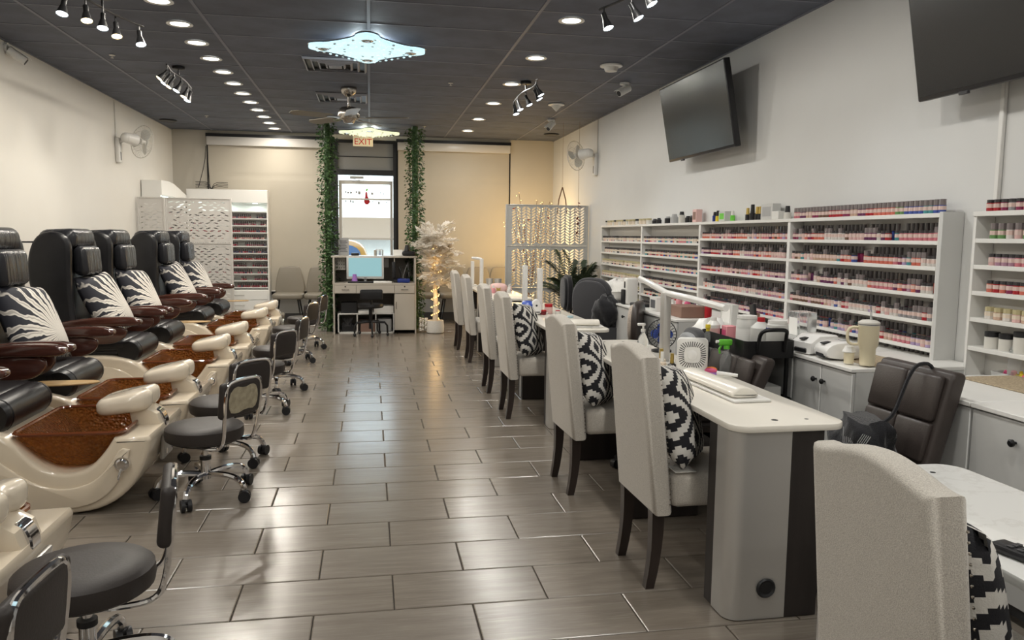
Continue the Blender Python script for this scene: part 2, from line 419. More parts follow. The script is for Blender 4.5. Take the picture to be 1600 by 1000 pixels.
def text_mesh(name, s, size, m, depth=.002):
    cu = bpy.data.curves.new(name, 'FONT'); cu.body = s; cu.size = size; cu.extrude = depth/2; cu.align_x = 'CENTER'; cu.align_y = 'CENTER'
    o = bpy.data.objects.new(name, cu); COL.objects.link(o); bpy.context.view_layer.update()
    me = bpy.data.meshes.new_from_object(o.evaluated_get(bpy.context.evaluated_depsgraph_get()))
    me.name = name; bpy.data.objects.remove(o); me.materials.clear(); me.materials.append(MATS[m]); return me
def holed_plate(name, outer, holes, thick, m):
    """flat sheet with cut-outs (2D curve fill), lying in local xy"""
    cu = bpy.data.curves.new(name, 'CURVE'); cu.dimensions = '2D'; cu.fill_mode = 'BOTH'; cu.extrude = thick/2
    for loop in [outer]+holes:
        sp = cu.splines.new('POLY'); sp.points.add(len(loop)-1)
        for i, p in enumerate(loop): sp.points[i].co = (p[0], p[1], 0, 1)
        sp.use_cyclic_u = True
    o = bpy.data.objects.new(name, cu); COL.objects.link(o); bpy.context.view_layer.update()
    me = bpy.data.meshes.new_from_object(o.evaluated_get(bpy.context.evaluated_depsgraph_get()))
    me.name = name; bpy.data.objects.remove(o); me.materials.clear(); me.materials.append(MATS[m]); return me
def lamp(name, typ, parent, loc, power, color, size=.1, rot=(0, 0, 0), spot=None, blend=.5):
    d = bpy.data.lights.new(name, typ); d.energy = power; d.color = color
    if typ == 'AREA': d.shape = 'DISK'; d.size = size
    if typ == 'POINT': d.shadow_soft_size = size
    if typ == 'SPOT': d.shadow_soft_size = size; d.spot_size = spot or RAD(70); d.spot_blend = blend
    o = bpy.data.objects.new(name, d); COL.objects.link(o); o.parent = parent; o.location = loc; o.rotation_euler = rot
    return o
ORD = ['zeroth', 'first', 'second', 'third', 'fourth', 'fifth', 'sixth', 'seventh', 'eighth', 'ninth', 'tenth', 'eleventh', 'twelfth', 'thirteenth',
       'fourteenth', 'fifteenth', 'sixteenth', 'seventeenth', 'eighteenth', 'nineteenth', 'twentieth']
def ordn(n):
    if n <= 20: return ORD[n]
    t = {20: 'twenty', 30: 'thirty', 40: 'forty', 50: 'fifty'}[n//10*10]
    return (t+'-'+ORD[n % 10]) if n % 10 else {20: 'twentieth', 30: 'thirtieth', 40: 'fortieth', 50: 'fiftieth'}[n]
# ------------------------------------------------------------------ room shell
g = G(); g.box(XL-.15, XR+.15, YF-.15, YB+.15, -.12, -.008, 'grout'); floor = g.build('floor', kind='structure')
g = G(); g.box(XL-.15, XL, YF-.15, YB+.15, -.12, ZC+.12, 'wall_paint'); wall_left = g.build('wall_left', kind='structure')
g = G(); g.box(XR, XR+.15, YF-.15, YB+.15, -.12, ZC+.12, 'wall_paint_cool'); wall_right = g.build('wall_right', kind='structure')
g = G(); g.box(XL, XR, YF-.15, YF, -.12, ZC+.12, 'wall_paint'); g.build('wall_front', kind='structure')
g = G(); g.box(XL-.15, XR+.15, YF-.15, YB+.15, ZC+.03, ZC+.15, 'ceiling_tile'); ceiling = g.build('ceiling', kind='structure')
WX = [(-2.53, -.60), (.43, 2.34)]; DX = (-.60, .43); WZ0, WZ1 = .42, 2.95
g = G()
for a, b_, z0, z1 in ((XL, WX[0][0], 0, ZC+.03), (WX[1][1], XR, 0, ZC+.03), (WX[0][0], WX[1][1], WZ1, ZC+.03)):
    g.box(a, b_, YB, YB+.15, z0-.0, z1, 'wall_back_paint')
for a, b_ in WX: g.box(a, b_, YB, YB+.15, -.05, WZ0, 'knee_panel')
g.build('wall_back', kind='structure')
g = G(); g.box(XL, WX[0][1], YB-.012, YB, 0, .125, 'baseboard'); g.box(WX[1][0], XR, YB-.012, YB, 0, .125, 'baseboard'); g.build('baseboard_back', kind='structure')
g = G(); g.box(XL, XL+.012, YF, YB-.012, 0, .11, 'baseboard'); g.build('baseboard_left', kind='structure')
g = G(); g.box(XR-.012, XR, YF, YB-.012, 0, .11, 'baseboard'); g.build('baseboard_right', kind='structure')

# floor tiles, running bond, 60 x 31 cm
TW, TH, TX0, TY0 = .600, .3119, .0794, 4.4501
tiles = []
r = int((TY0-YB)/TH)-2
while True:
    y1 = TY0-TH*r; y0 = y1-TH
    if y1 < YF: break
    if y0 < YB:
        off = 0 if r % 2 == 0 else .5
        for k in range(-7, 8):
            x0 = TX0+TW*(k+off); x1 = x0+TW
            a, b_ = max(x0, XL), min(x1, XR); c_, d_ = max(y0, YF), min(y1, YB)
            if b_-a > .01 and d_-c_ > .01: tiles.append((a, b_, c_, d_))
    r += 1
def tile_rank(t):
    cx, cy = (t[0]+t[1])/2, (t[2]+t[3])/2
    p = project((cx, cy, 0)) if cy > .3 else (9e9, 9e9, -1)
    seen = p[2] > 0 and -60 < p[0] < 1660 and p[1] < 1060 and -1.35 < cx < 2.3
    return (0 if seen else 1, cy*cy+cx*cx)
tiles.sort(key=tile_rank)
def tile_geo(g, w, d, T=None):
    q = .0025; b_ = .0035
    x, y = w/2-q, d/2-q
    vs = [(-x, -y, -.009), (x, -y, -.009), (x, y, -.009), (-x, y, -.009), (-x, -y, -.0025), (x, -y, -.0025), (x, y, -.0025), (-x, y, -.0025),
          (-x+b_, -y+b_, 0), (x-b_, -y+b_, 0), (x-b_, y-b_, 0), (-x+b_, y-b_, 0)]
    fs = [(0, 1, 5, 4), (1, 2, 6, 5), (2, 3, 7, 6), (3, 0, 4, 7), (4, 5, 9, 8), (5, 6, 10, 9), (6, 7, 11, 10), (7, 4, 8, 11), (8, 9, 10, 11)]
    g.add(vs, fs, 'floor_tile', T)
cache = {}
for t in tiles[:300]:
    w, d = round(t[1]-t[0], 4), round(t[3]-t[2], 4)
    if (w, d) not in cache:
        g = G(); tile_geo(g, w, d); cache[(w, d)] = g.mesh('tile', 20)
    link('tile', cache[(w, d)], floor, loc=((t[0]+t[1])/2, (t[2]+t[3])/2, 0))
g = G()
for t in tiles[300:]: tile_geo(g, t[1]-t[0], t[3]-t[2], Matrix.Translation(((t[0]+t[1])/2, (t[2]+t[3])/2, 0)))
g.build('remaining_tiles', floor, 20, kind='stuff')

# ceiling: lay-in tiles on a painted grid
gx = [XL, -2.43, -1.215, 0, 1.215, 2.43, XR]; gy = [YF]+[5.70+.61*k for k in range(-14, 13) if YF+.05 < 5.70+.61*k < YB-.05]+[YB]
g = G()
for x in gx[1:-1]: g.box(x-.012, x+.012, YF, YB, ZC, ZC+.03, 'ceiling_bar')
for y in gy[1:-1]: g.box(XL, XR, y-.009, y+.009, ZC+.001, ZC+.03, 'ceiling_bar')
g.build('grid_bars', ceiling)
g = G(); g.box(XL, XL+.02, YF, YB, ZC-.004, ZC+.03, 'ceiling_bar'); g.box(XR-.02, XR, YF, YB, ZC-.004, ZC+.03, 'ceiling_bar')
g.build('edge_angle', ceiling)
cache = {}
for i in range(len(gx)-1):
    for j in range(len(gy)-1):
        w, d = round(gx[i+1]-gx[i], 3), round(gy[j+1]-gy[j], 3)
        if (w, d) not in cache:
            q = G(); q.rbox(-w/2+.010, w/2-.010, -d/2+.008, d/2-.008, -.0, .012, 'ceiling_tile', .003, 1); cache[(w, d)] = q.mesh('ceiling_panel', 20)
        link('ceiling_panel', cache[(w, d)], ceiling, loc=((gx[i]+gx[i+1])/2, (gy[j]+gy[j+1])/2, ZC+.004))

# windows: dark frame, panes, closed roller shade with a boxed head
for n, (a, b_) in enumerate(WX):
    g = G(); F = .05
    for x0, x1 in ((a, a+F), (b_-F, b_), ((a+b_)/2-.03, (a+b_)/2+.03)): g.box(x0, x1, YB+.02, YB+.10, WZ0, WZ1, 'frame_black')
    for z0, z1 in ((WZ0, WZ0+F), (WZ1-F, WZ1), (2.28, 2.33)): g.box(a+F, b_-F, YB+.021, YB+.099, z0, z1, 'frame_black')
    w = g.build('window_%d' % (n+1), kind='structure')
    mid = (a+b_)/2
    for x0, x1 in ((a+F, mid-.03), (mid+.03, b_-F)):
        for z0, z1 in ((WZ0+F, 2.28), (2.33, WZ1-F)):
            q = G(); q.box(x0, x1, YB+.055, YB+.061, z0, z1, 'film_grey'); q.build('pane', w)
    q = G(); q.box(a-.0, b_+.0, YB-.05, YB-.002, 2.925, 2.975, 'frame_black'); q.build('head_rail', w)
    sh = thing('roller_shade', ['closed beige roller shade filling the window behind the polish rack', 'closed beige roller shade on the window behind the white tree'][n], 'shade', ((a+b_)/2, YB-.03, 2.85), 0, 'roller shades on the street windows')
    hw = (b_-a)/2
    q = G()
    def fold(u, v):
        z = -2.35+v*2.33; return ((2*u-1)*(hw-.03), .0+.004*sin(v*21+u*2)*(v*v) + (.006 if .77 < v < .785 else 0), z)
    q.grid(fold, 8, 60, 'shade_fabric'); q.grid(lambda u, v: (fold(u, v)[0], fold(u, v)[1]+.003, fold(u, v)[2]), 8, 60, 'shade_fabric')
    q.build('fabric', sh)
    q = G(); q.rbox(-hw+.02, hw-.02, -.07, .025, -.06, .072, 'cassette', .008, 2); q.build('cassette', sh)
    q = G(); q.cyl((-hw+.03, .002, -2.36), (hw-.03, .002, -2.36), .012, 'cassette', n=8); q.build('hem_bar', sh)

# glazed entrance door with a transom
g = G()
g.box(DX[0], DX[0]+.09, YB+.0, YB+.12, 0, WZ1, 'frame_black'); g.box(DX[1]-.05, DX[1], YB, YB+.12, 0, WZ1, 'frame_black')
g.box(DX[0]+.09, DX[1]-.05, YB, YB+.12, 2.385, 2.47, 'frame_black'); g.box(DX[0]+.09, DX[1]-.05, YB, YB+.12, 2.90, WZ1, 'frame_black')
door = g.build('door_1', kind='structure')
q = G(); q.box(DX[0]+.09, DX[1]-.05, YB+.05, YB+.058, 2.47, 2.90, 'film_grey'); q.build('transom_pane', door)
q = G(); q.box(DX[0]+.09, DX[1]-.05, YB+.040, YB+.049, 2.675, 2.69, 'frame_black'); q.build('transom_bar', door)
dl = G()
dx0, dx1 = DX[0]+.10, DX[1]-.06
dl.box(dx0, dx0+.05, YB+.06, YB+.10, .02, 2.30, 'cassette'); dl.box(dx1-.04, dx1, YB+.06, YB+.10, .02, 2.30, 'cassette')
dl.box(dx0+.05, dx1-.04, YB+.061, YB+.099, .02, .24, 'cassette'); dl.box(dx0+.05, dx1-.04, YB+.061, YB+.099, 2.24, 2.30, 'cassette'); dl.box(dx0+.05, dx1-.04, YB+.061, YB+.099, 1.985, 2.01, 'cassette')
leaf = dl.build('door_leaf', door)
q = G(); q.box(dx0+.05, dx1-.04, YB+.077, YB+.083, .24, 1.985, 'glass'); q.build('pane', leaf)
q = G(); q.box(dx0+.05, dx1-.04, YB+.077, YB+.083, 2.01, 2.24, 'glass'); q.build('pane', leaf)
q = G(); q.box(dx0, dx1, YB+.076, YB+.083, 2.31, 2.385, 'glass'); q.build('top_light', door)
q = G(); q.tube([(dx0+.05, YB+.055, 1.05), (dx0+.08, YB+.0, 1.05), (dx1-.08, YB+.0, 1.05), (dx1-.05, YB+.055, 1.05)], .014, 'brushed_nickel'); q.build('push_bar', leaf)
q = G()   # closer arm at the head of the door
q.rbox(dx0+.18, dx0+.40, YB+.0, YB+.05, 2.325, 2.365, 'grey_plastic', .006); q.tube([(dx0+.2, YB+.02, 2.33), (dx0+.34, YB-.04, 2.30), (dx0+.22, YB+.06, 2.28)], .006, 'grey_plastic', 6); q.build('door_closer', door)
# faded lettering and a red varnish-bottle emblem printed on the glass, read from behind
q = G(); x = dx0+.09
rr = random.Random(3)
for row, (z, h) in enumerate(((2.10, .045), (1.95, .05))):
    x = dx0+.10
    while x < dx1-.10:
        w_ = rr.uniform(.018, .04)
        if not (-.13 < x+w_/2+.02 < .02):
            q.box(x, x+.008, YB+.0735, YB+.0765, z-h/2, z+h/2, 'print_grey')
            if rr.random() < .6: q.box(x, x+w_, YB+.0735, YB+.0765, z+rr.choice((-.5, 0, .4))*h-.004, z+rr.choice((-.5, 0, .4))*h+.006, 'print_grey')
        x += w_+.014
q.build('lettering', leaf)
q = G(); q.slab(smooth([(-.03, -.10), (.02, -.115), (.055, -.07), (.035, -.01), (.015, .03), (.012, .10), (-.018, .10), (-.02, .02), (-.045, -.05)], 2, True), .003, 'red', T=Matrix.Translation((-.055, YB+.0765, 2.02)) @ XZ)
q.slab(smooth([(-.01, .10), (.03, .13), (.012, .16), (-.012, .13)], 2, True), .003, 'green', T=Matrix.Translation((-.055, YB+.0765, 2.02)) @ XZ)
q.build('emblem', leaf)

# what the door looks out on
g = G(); g.box(-14, 14, YB+.15, YB+40, -.35, -.15, 'asphalt'); g.build('trim_1', kind='structure')
g = G(); g.box(-12, 12, YB+17, YB+17.4, -.15, 6.4, 'stucco'); g.box(-12, 12, YB+16.95, YB+17.0, 3.4, 3.6, 'stucco'); bd = thing('storefront', 'sunlit cream shopfront across the street seen through the door', 'building', (0, YB+17, -.15))
o = g.build('facade', bd); o.matrix_parent_inverse = Matrix.Translation((0, -(YB+17), .15))
g = G(); g.slab([(0, 0), (1.7, -.75), (1.7, -.82), (0, -.12)], 9, 'awning', T=Matrix.Translation((2.6, YB+17, 2.05)) @ Matrix(((0, 0, -1, 0), (-1, 0, 0, 0), (0, 1, 0, 0), (0, 0, 0, 1)))); o = g.build('awning', bd); o.matrix_parent_inverse = Matrix.Translation((0, -(YB+17), .15))
car = thing('parked_truck', 'yellow cab of a vehicle parked outside the glass door', 'vehicle', (-.62, YB+6.6, -.15)); car.scale = (.70, .70, .70)
q = G(); q.slab(smooth([(-1.1, .35), (-1.1, 1.25), (-.78, 2.05), (.55, 2.05), (.88, 1.25), (.9, .35)], 2, True), 2.6, 'car_yellow', .05, 2, T=xz(2.6)); q.build('cab', car)
q = G(); q.slab(smooth([(-.78, 1.25), (-.62, 1.88), (.44, 1.88), (.64, 1.25)], 2, True), .04, 'car_glass', T=xz(.015)); q.build('windscreen', car)
for s in (-.85, .65):
    q = G(); q.cyl((s, .1, .33), (s, .36, .33), .33, 'black_plastic', n=20); q.build('wheel', car)
q = G(); q.rbox(.92, 1.08, .0, .08, 1.2, 1.5, 'black_plastic', .02); q.cyl((.85, .05, 1.35), (.95, .05, 1.35), .015, 'black_plastic'); q.build('mirror', car)
# ------------------------------------------------------------------ ceiling fixtures
WARM = (1, .962, .89); COOL = (.86, .94, 1.0)
def downlight(x, y, label, power=P_DOWN, col=WARM, group='recessed downlights'):
    t = thing('downlight', label, 'light', (x, y, ZC-.002), 0, group)
    if 'ring' not in DL:
        g = G(); g.lathe([(.070, 0), (.097, -.001), (.098, -.007), (.088, -.010), (.070, -.004)], 'white_plastic', 28, cap=False); DL['ring'] = g.mesh('trim_ring')
        g = G(); g.lathe([(.0005, -.0035), (.071, -.0035), (.071, -.001)], 'downlight_lens', 28, cap=False); DL['lens'] = g.mesh('lens')
    link('trim_ring', DL['ring'], t); link('lens', DL['lens'], t)
    lamp('lamp', 'AREA', t, (0, 0, -.014), power, col, .13)
    return t
DL = {}
yl = [5.39+.61*k for k in range(13)]
for k, y in enumerate(yl): downlight(-1.43, y, 'round recessed downlight, %s from the front of the left-hand row' % ordn(k+1), col=(1, .93, .82), group='downlights in the left-hand row')
for k, y in enumerate([5.87, 7.137, 8.39, 9.64, 10.98, 12.21]): downlight(1.485, y, 'round recessed downlight, %s from the front of the right-hand row' % ordn(k+1), group='downlights in the right-hand row')
for k, (x, y) in enumerate([(-1.43, 4.17), (-1.43, 2.95), (-1.43, 1.7), (-1.43, .5), (-1.43, -1), (-1.43, -2.2), (1.485, 4.6), (1.485, 3.4), (1.485, 2.1), (1.485, .8), (1.485, -.5), (1.485, -1.8)]):
    downlight(x, y, 'recessed downlight overhead on the %s, %s out of the frame' % (('left', 'right')[x > 0], ordn((k % 6)+1)), P_DOWN*1.0, group='downlights overhead')

# crystal LED ceiling panels: eight-lobed frame of glass rods round an inner square
def crystal_panel(x, y, label, em, power, col, rot=pi/4, sc=1.):
    t = thing('crystal_ceiling_light', label, 'light', (x, y, ZC-.002), rot, 'crystal ceiling lights')
    a = .36*sc
    lob = []
    for k in range(4):
        for dx, dy in ((a*.62, a*.98), (a*.98, a*.98), (a*.98, a*.62), (a*.80, a*.42), (a*.80, -a*.42)):
            c_, s_ = cos(-k*pi/2), sin(-k*pi/2); lob.append((dx*c_-dy*s_, dx*s_+dy*c_))
    lob = smooth(lob, 2, True)[::-1]
    q = G(); q.slab([(p[0]*1.02, p[1]*1.02) for p in lob], .012, 'chrome', T=Matrix.Translation((0, 0, -.05))); q.cyl((0, 0, -.05), (0, 0, 0), .05, 'chrome', n=16); q.build('base_plate', t)
    q = G(); q.slab(lob, .035, em, .01, 2, T=Matrix.Translation((0, 0, -.0855))); q.build('diffuser', t)
    for k in range(4):
        c_, s_ = cos(k*pi/2), sin(k*pi/2)
        for sgn in (0,):
            q = G(); q.lathe([(.035*sc, -.092), (.05*sc, -.086), (.05*sc, -.08)], 'chrome', 12, Matrix.Translation((a*.7*c_-a*.7*s_, a*.7*s_+a*.7*c_, 0))); q.build('corner_rosette', t)
    for k in range(4):
        T = Matrix.Rotation(k*pi/2, 4, 'Z')
        for rad in (.16, .25, .33):
            q = G(); n = int(rad*26)
            for i in range(n):
                u = (i+.5)/n*2-1
                q.ell((rad*sc, u*rad*.85*sc, -.086), (.010*sc, .014*sc, .007), 'clear_crystal' if i % 3 == 0 else em, 6, 4, T)
            q.build('crystal_row', t, kind='stuff')
    # unseen point lamps added above the panel to throw a halo on the ceiling
    for k in range(4):
        a_ = pi/2*k; lamp('added_halo_lamp', 'POINT', t, (.11*sc*cos(a_), .11*sc*sin(a_), -.024), power*.11, col, .008)
    return t
crystal_panel(-.01, 6.84, 'large cool-white crystal ceiling light in front of the ceiling fan', 'led_cool', P_PANEL, (.80, .95, 1))
crystal_panel(-.0, 12.35, 'pale crystal ceiling light beside the exit sign', 'led_pale', P_PANEL*.7, (.97, 1, .82), sc=.95)
crystal_panel(0, 1.2, 'crystal ceiling light overhead, out of the frame', 'led_cool', P_PANEL, (.86, .96, 1))

# four-way air diffusers
def vent(x, y, label):
    t = thing('air_vent', label, 'vent', (x, y, ZC), 0, 'ceiling air diffusers')
    a = .285
    q = G(); q.box(-a, a, -a, a, -.003, .004, 'black_metal'); q.build('back_plate', t)
    for k, rr_ in enumerate((.29, .225, .16, .095)):
        q = G(); d0 = -.004-.002*k
        ring = lambda r_, z: [(-r_, -r_, z), (r_, -r_, z), (r_, r_, z), (-r_, r_, z)]
        q.loft([ring(rr_, d0), ring(rr_-.012, d0-.018), ring(rr_-.022, d0-.018), ring(rr_-.008, d0)], 'vent_grey', cap=False, closed=True); q.build('louvre', t)
    q = G(); q.box(-.06, .06, -.06, .06, -.03, -.006, 'vent_grey'); q.build('centre_plate', t)
vent(-.31, 7.83, 'square dark air diffuser between crystal light and ceiling fan'); vent(-.31, 9.66, 'square dark air diffuser behind the ceiling fan')

# ceiling fan
t = thing('ceiling_fan', 'five-blade ceiling fan with nickel motor and drop rod', 'fan', (-.22, 9.03, ZC))
q = G(); q.lathe([(.085, 0), (.09, -.015), (.075, -.06), (.04, -.09), (.02, -.10)], 'brushed_nickel', 20); q.build('canopy', t)
q = G(); q.cyl((0, 0, -.09), (0, 0, -.21), .014, 'brushed_nickel'); q.build('rod', t)
q = G(); q.lathe([(.03, -.20), (.085, -.215), (.115, -.25), (.12, -.30), (.105, -.335), (.07, -.35), (.05, -.385), (.02, -.39)], 'brushed_nickel', 22); q.build('motor', t)
for k in range(5):
    a = RAD(-12+72*k)
    q = G(); T = TR((0, 0, -.325), rz=a) @ TR(rx=RAD(11))
    q.slab([(.20, -.055), (.25, -.068), (.60, -.075), (.66, -.03), (.66, .03), (.60, .075), (.25, .068), (.20, .055)], .006, 'taupe_leather' if k != 4 else 'grey_plastic', .001, 1, T); bl = q.build('blade', t)
    q = G(); q.slab([(.09, -.02), (.24, -.03), (.26, 0), (.24, .03), (.09, .02)], .005, 'brushed_nickel', T=TR((0, 0, -.331), rz=a) @ TR(rx=RAD(11))); q.build('bracket', bl)

# track lights
def head(parent, p, aim, warm, h=.12):
    p = Vector(p); aim = Vector(aim).normalized()
    q = G(); q.cyl(p, p+Vector((0, 0, -.05)), .006, 'black_metal', n=8); j = p+Vector((0, 0, -.05))
    q.cyl(j-aim*.01, j+aim*.04, .017, 'black_metal', n=10); q.cyl(j+aim*.04, j+aim*.105, .019, 'black_metal', .036, 14, cap=False); o = q.build('spot_head', parent)
    e = j+aim*.100
    q = G(); q.cyl(e-aim*.006, e, .033, 'spot_warm' if warm else 'spot_cool', n=14); q.build('bulb', o)
    d = bpy.data.lights.new('spot', 'SPOT'); d.energy = P_SPOT; d.spot_size = RAD(95); d.spot_blend = .7; d.shadow_soft_size = .03; d.color = (1, .85, .6) if warm else (.90, .95, 1)
    l = bpy.data.objects.new('spot', d); COL.objects.link(l); l.parent = o; l.location = e+aim*.015; l.rotation_mode = 'QUATERNION'; l.rotation_quaternion = aim.to_track_quat('-Z', 'Y')
def track(label, pts, heads, aim, base):
    t = thing('track_light', label, 'light', (base[0], base[1], ZC-.001), 0, 'track lights')
    B = Vector((base[0], base[1], ZC-.001))
    q = G(); q.lathe([(.06, 0), (.06, -.022), (.045, -.028)], 'black_metal', 16); q.build('ceiling_rose', t)
    q = G(); q.cyl((0, 0, -.02), (0, 0, -.085), .008, 'black_metal'); q.build('stem', t)
    P = [Vector((x-B.x, y-B.y, -.09)) for x, y in smooth(pts, 2)]
    q = G(); q.tube(P, .008, 'black_metal'); q.build('rail', t)
    for i, (x, y, w, da) in enumerate(heads):
        head(t, (x-B.x, y-B.y, -.09), (aim[0]+da, aim[1]+.15*da, aim[2]), w)
track('black five-head track light above the nearest pedicure chairs', [(-1.93, 5.55), (-1.80, 5.75), (-1.76, 6.05), (-1.64, 6.40)], [(-1.90, 5.60, 0, -.1), (-1.82, 5.74, 1, .1), (-1.77, 5.92, 0, 0), (-1.755, 6.14, 1, .1), (-1.66, 6.36, 0, .15)], (.05, -.38, -1), (-1.78, 5.95))
track('black six-head track light above the middle pedicure chairs', [(-1.80, 7.75), (-1.84, 8.1), (-1.80, 8.4), (-1.84, 8.95)], [(-1.81, 7.80, 1, -.5), (-1.83, 8.0, 0, -.4), (-1.83, 8.15, 1, -.3), (-1.81, 8.35, 0, -.2), (-1.82, 8.68, 1, -.1), (-1.84, 8.90, 0, 0)], (-.3, -.35, -1), (-1.82, 8.3))
track('black five-head track light on the right behind a downlight', [(1.60, 7.65), (1.66, 8.0), (1.58, 8.4), (1.62, 9.0)], [(1.61, 7.72, 0, .2), (1.645, 7.95, 0, .2), (1.62, 8.3, 0, .1), (1.59, 8.62, 0, 0), (1.61, 8.92, 0, -.1)], (.3, -.3, -1), (1.61, 8.25))
track('black track light at the top edge above the nail tables', [(1.70, 4.2), (1.60, 4.55), (1.64, 4.9), (1.52, 5.25)], [(1.66, 4.30, 0, .3), (1.61, 4.62, 0, .2), (1.635, 4.93, 0, .2), (1.53, 5.18, 0, 0)], (.25, -.35, -1), (1.62, 4.75))
track('black track light over the front tables, out of the frame', [(1.62, 1.0), (1.62, 2.2)], [(1.62, 1.1, 0, .3), (1.62, 1.6, 0, .3), (1.62, 2.1, 0, .3)], (.35, -.1, -1), (1.62, 1.6))

# loudspeakers let into the ceiling
for k, (x, y, pr_) in enumerate([(2.235, 7.29, [(.105, 0), (.105, -.012), (.07, -.02), (.055, -.055), (.0005, -.06)]), (2.242, 9.54, [(.10, 0), (.10, -.012), (.07, -.018), (.005, -.085)])]):
    t = thing('ceiling_sensor', ['white flat-bottomed ceiling detector above the television', 'white cone-bottomed ceiling detector behind the right track light'][k], 'detector', (x, y, ZC-.001))
    q = G(); q.lathe(pr_[:2]+[pr_[2]], 'white_plastic', 24); q.build('flange', t); q = G(); q.lathe([pr_[2]]+pr_[3:], 'offwhite_plastic', 24); q.build('dome', t)
for k, (x, y) in enumerate([(-2.84, 12.2), (2.82, 12.3)]):
    t = thing('ceiling_speaker', 'round black ceiling speaker in the back %s corner' % ('left', 'right')[k], 'speaker', (x, y, ZC-.001))
    q = G(); q.lathe([(.12, 0), (.12, -.01), (.10, -.018), (.09, -.012)], 'black_plastic', 24, cap=False); q.build('rim', t)
    q = G(); q.lathe([(.0005, -.010), (.095, -.014)], 'dark_grey_plastic', 24, cap=False); q.build('grille', t)
for k, (x, y) in enumerate([(.85, 8.5), (-2.2, 11.6), (.80, 11.9), (-2.3, 7.9)]):
    q = G(); T = Matrix.Translation((0, 0, 0)); q.lathe([(.028, 0), (.024, -.006), (.006, -.008), (.006, -.022), (.014, -.024), (.014, -.026)], 'offwhite_plastic', 12)
    q.build('sprinkler', loc=(x, y, ZC-.001), label=['small ceiling sprinkler midway above the aisle', 'small ceiling sprinkler above the polish rack', 'small ceiling sprinkler beside the right ivy column', 'small ceiling sprinkler left of the six-head track light'][k], cat='sprinkler', group='ceiling sprinklers')
# security cameras
def seccam(label, loc, aim, wall=None):
    t = thing('security_camera', label, 'camera', loc, 0, 'security cameras'); aim = Vector(aim).normalized()
    q = G()
    if wall: q.cyl((0, 0, 0), Vector(wall)*.02, .045, 'white_plastic', n=16); s = Vector(wall)*.02
    else: q.cyl((0, 0, 0), (0, 0, -.02), .05, 'white_plastic', n=16); s = Vector((0, 0, -.02))
    e = s+Vector((0, 0, -.06))+(Vector(wall)*.06 if wall else Vector()); q.tube([s, (s+e)/2+Vector((0, 0, -.01)), e], .012, 'white_plastic'); q.build('bracket', t)
    q = G(); q.cyl(e-aim*.07, e+aim*.08, .036, 'white_plastic', n=14); b_ = q.build('body', t)
    q = G(); q.cyl(e+aim*.079, e+aim*.084, .029, 'black_plastic', n=14); q.build('lens', b_)
    q = G(); q.box(-.075, .10, -.04, .04, .037, .041, 'white_plastic', Matrix.Translation(e) @ aim.to_track_quat('X', 'Z').to_matrix().to_4x4()); q.build('sun_shield', b_)
seccam('white bullet camera high on the left wall', (XL+.001, 7.55, 2.965), (.75, .25, -.55), (1, 0, 0))
seccam('white bullet camera on the ceiling near the television, facing the tables', (2.62, 8.06, ZC-.001), (-.8, -.3, -.45))
seccam('small white bullet camera near the back right ceiling corner', (2.47, 10.8, ZC-.001), (-.6, -.45, -.6))
# illuminated exit sign hung from the ceiling
t = thing('exit_sign', 'glowing cream exit sign with red letters above the door', 'sign', (-.10, 12.86, ZC-.001))
q = G(); q.rbox(-.05, .05, -.02, .02, -.03, 0, 'white_plastic', .004); q.build('mount', t)
q = G(); q.rbox(-.155, .155, -.025, .025, -.215, -.03, 'exit_face', .006); fc = q.build('face', t)
link('lettering', text_mesh('lettering', 'EXIT', .135, 'exit_red'), fc, loc=(0, -.0275, -.150), rot=(pi/2, 0, 0))
q = G(); q.slab([(-.045, .0), (-.025, .012), (-.025, -.012)], .002, 'exit_red', T=Matrix.Translation((-.095, -.0255, -.045)) @ XZ); q.slab([(.045, .0), (.025, .012), (.025, -.012)], .002, 'exit_red', T=Matrix.Translation((.095, -.0255, -.045)) @ XZ); q.build('arrows', fc)

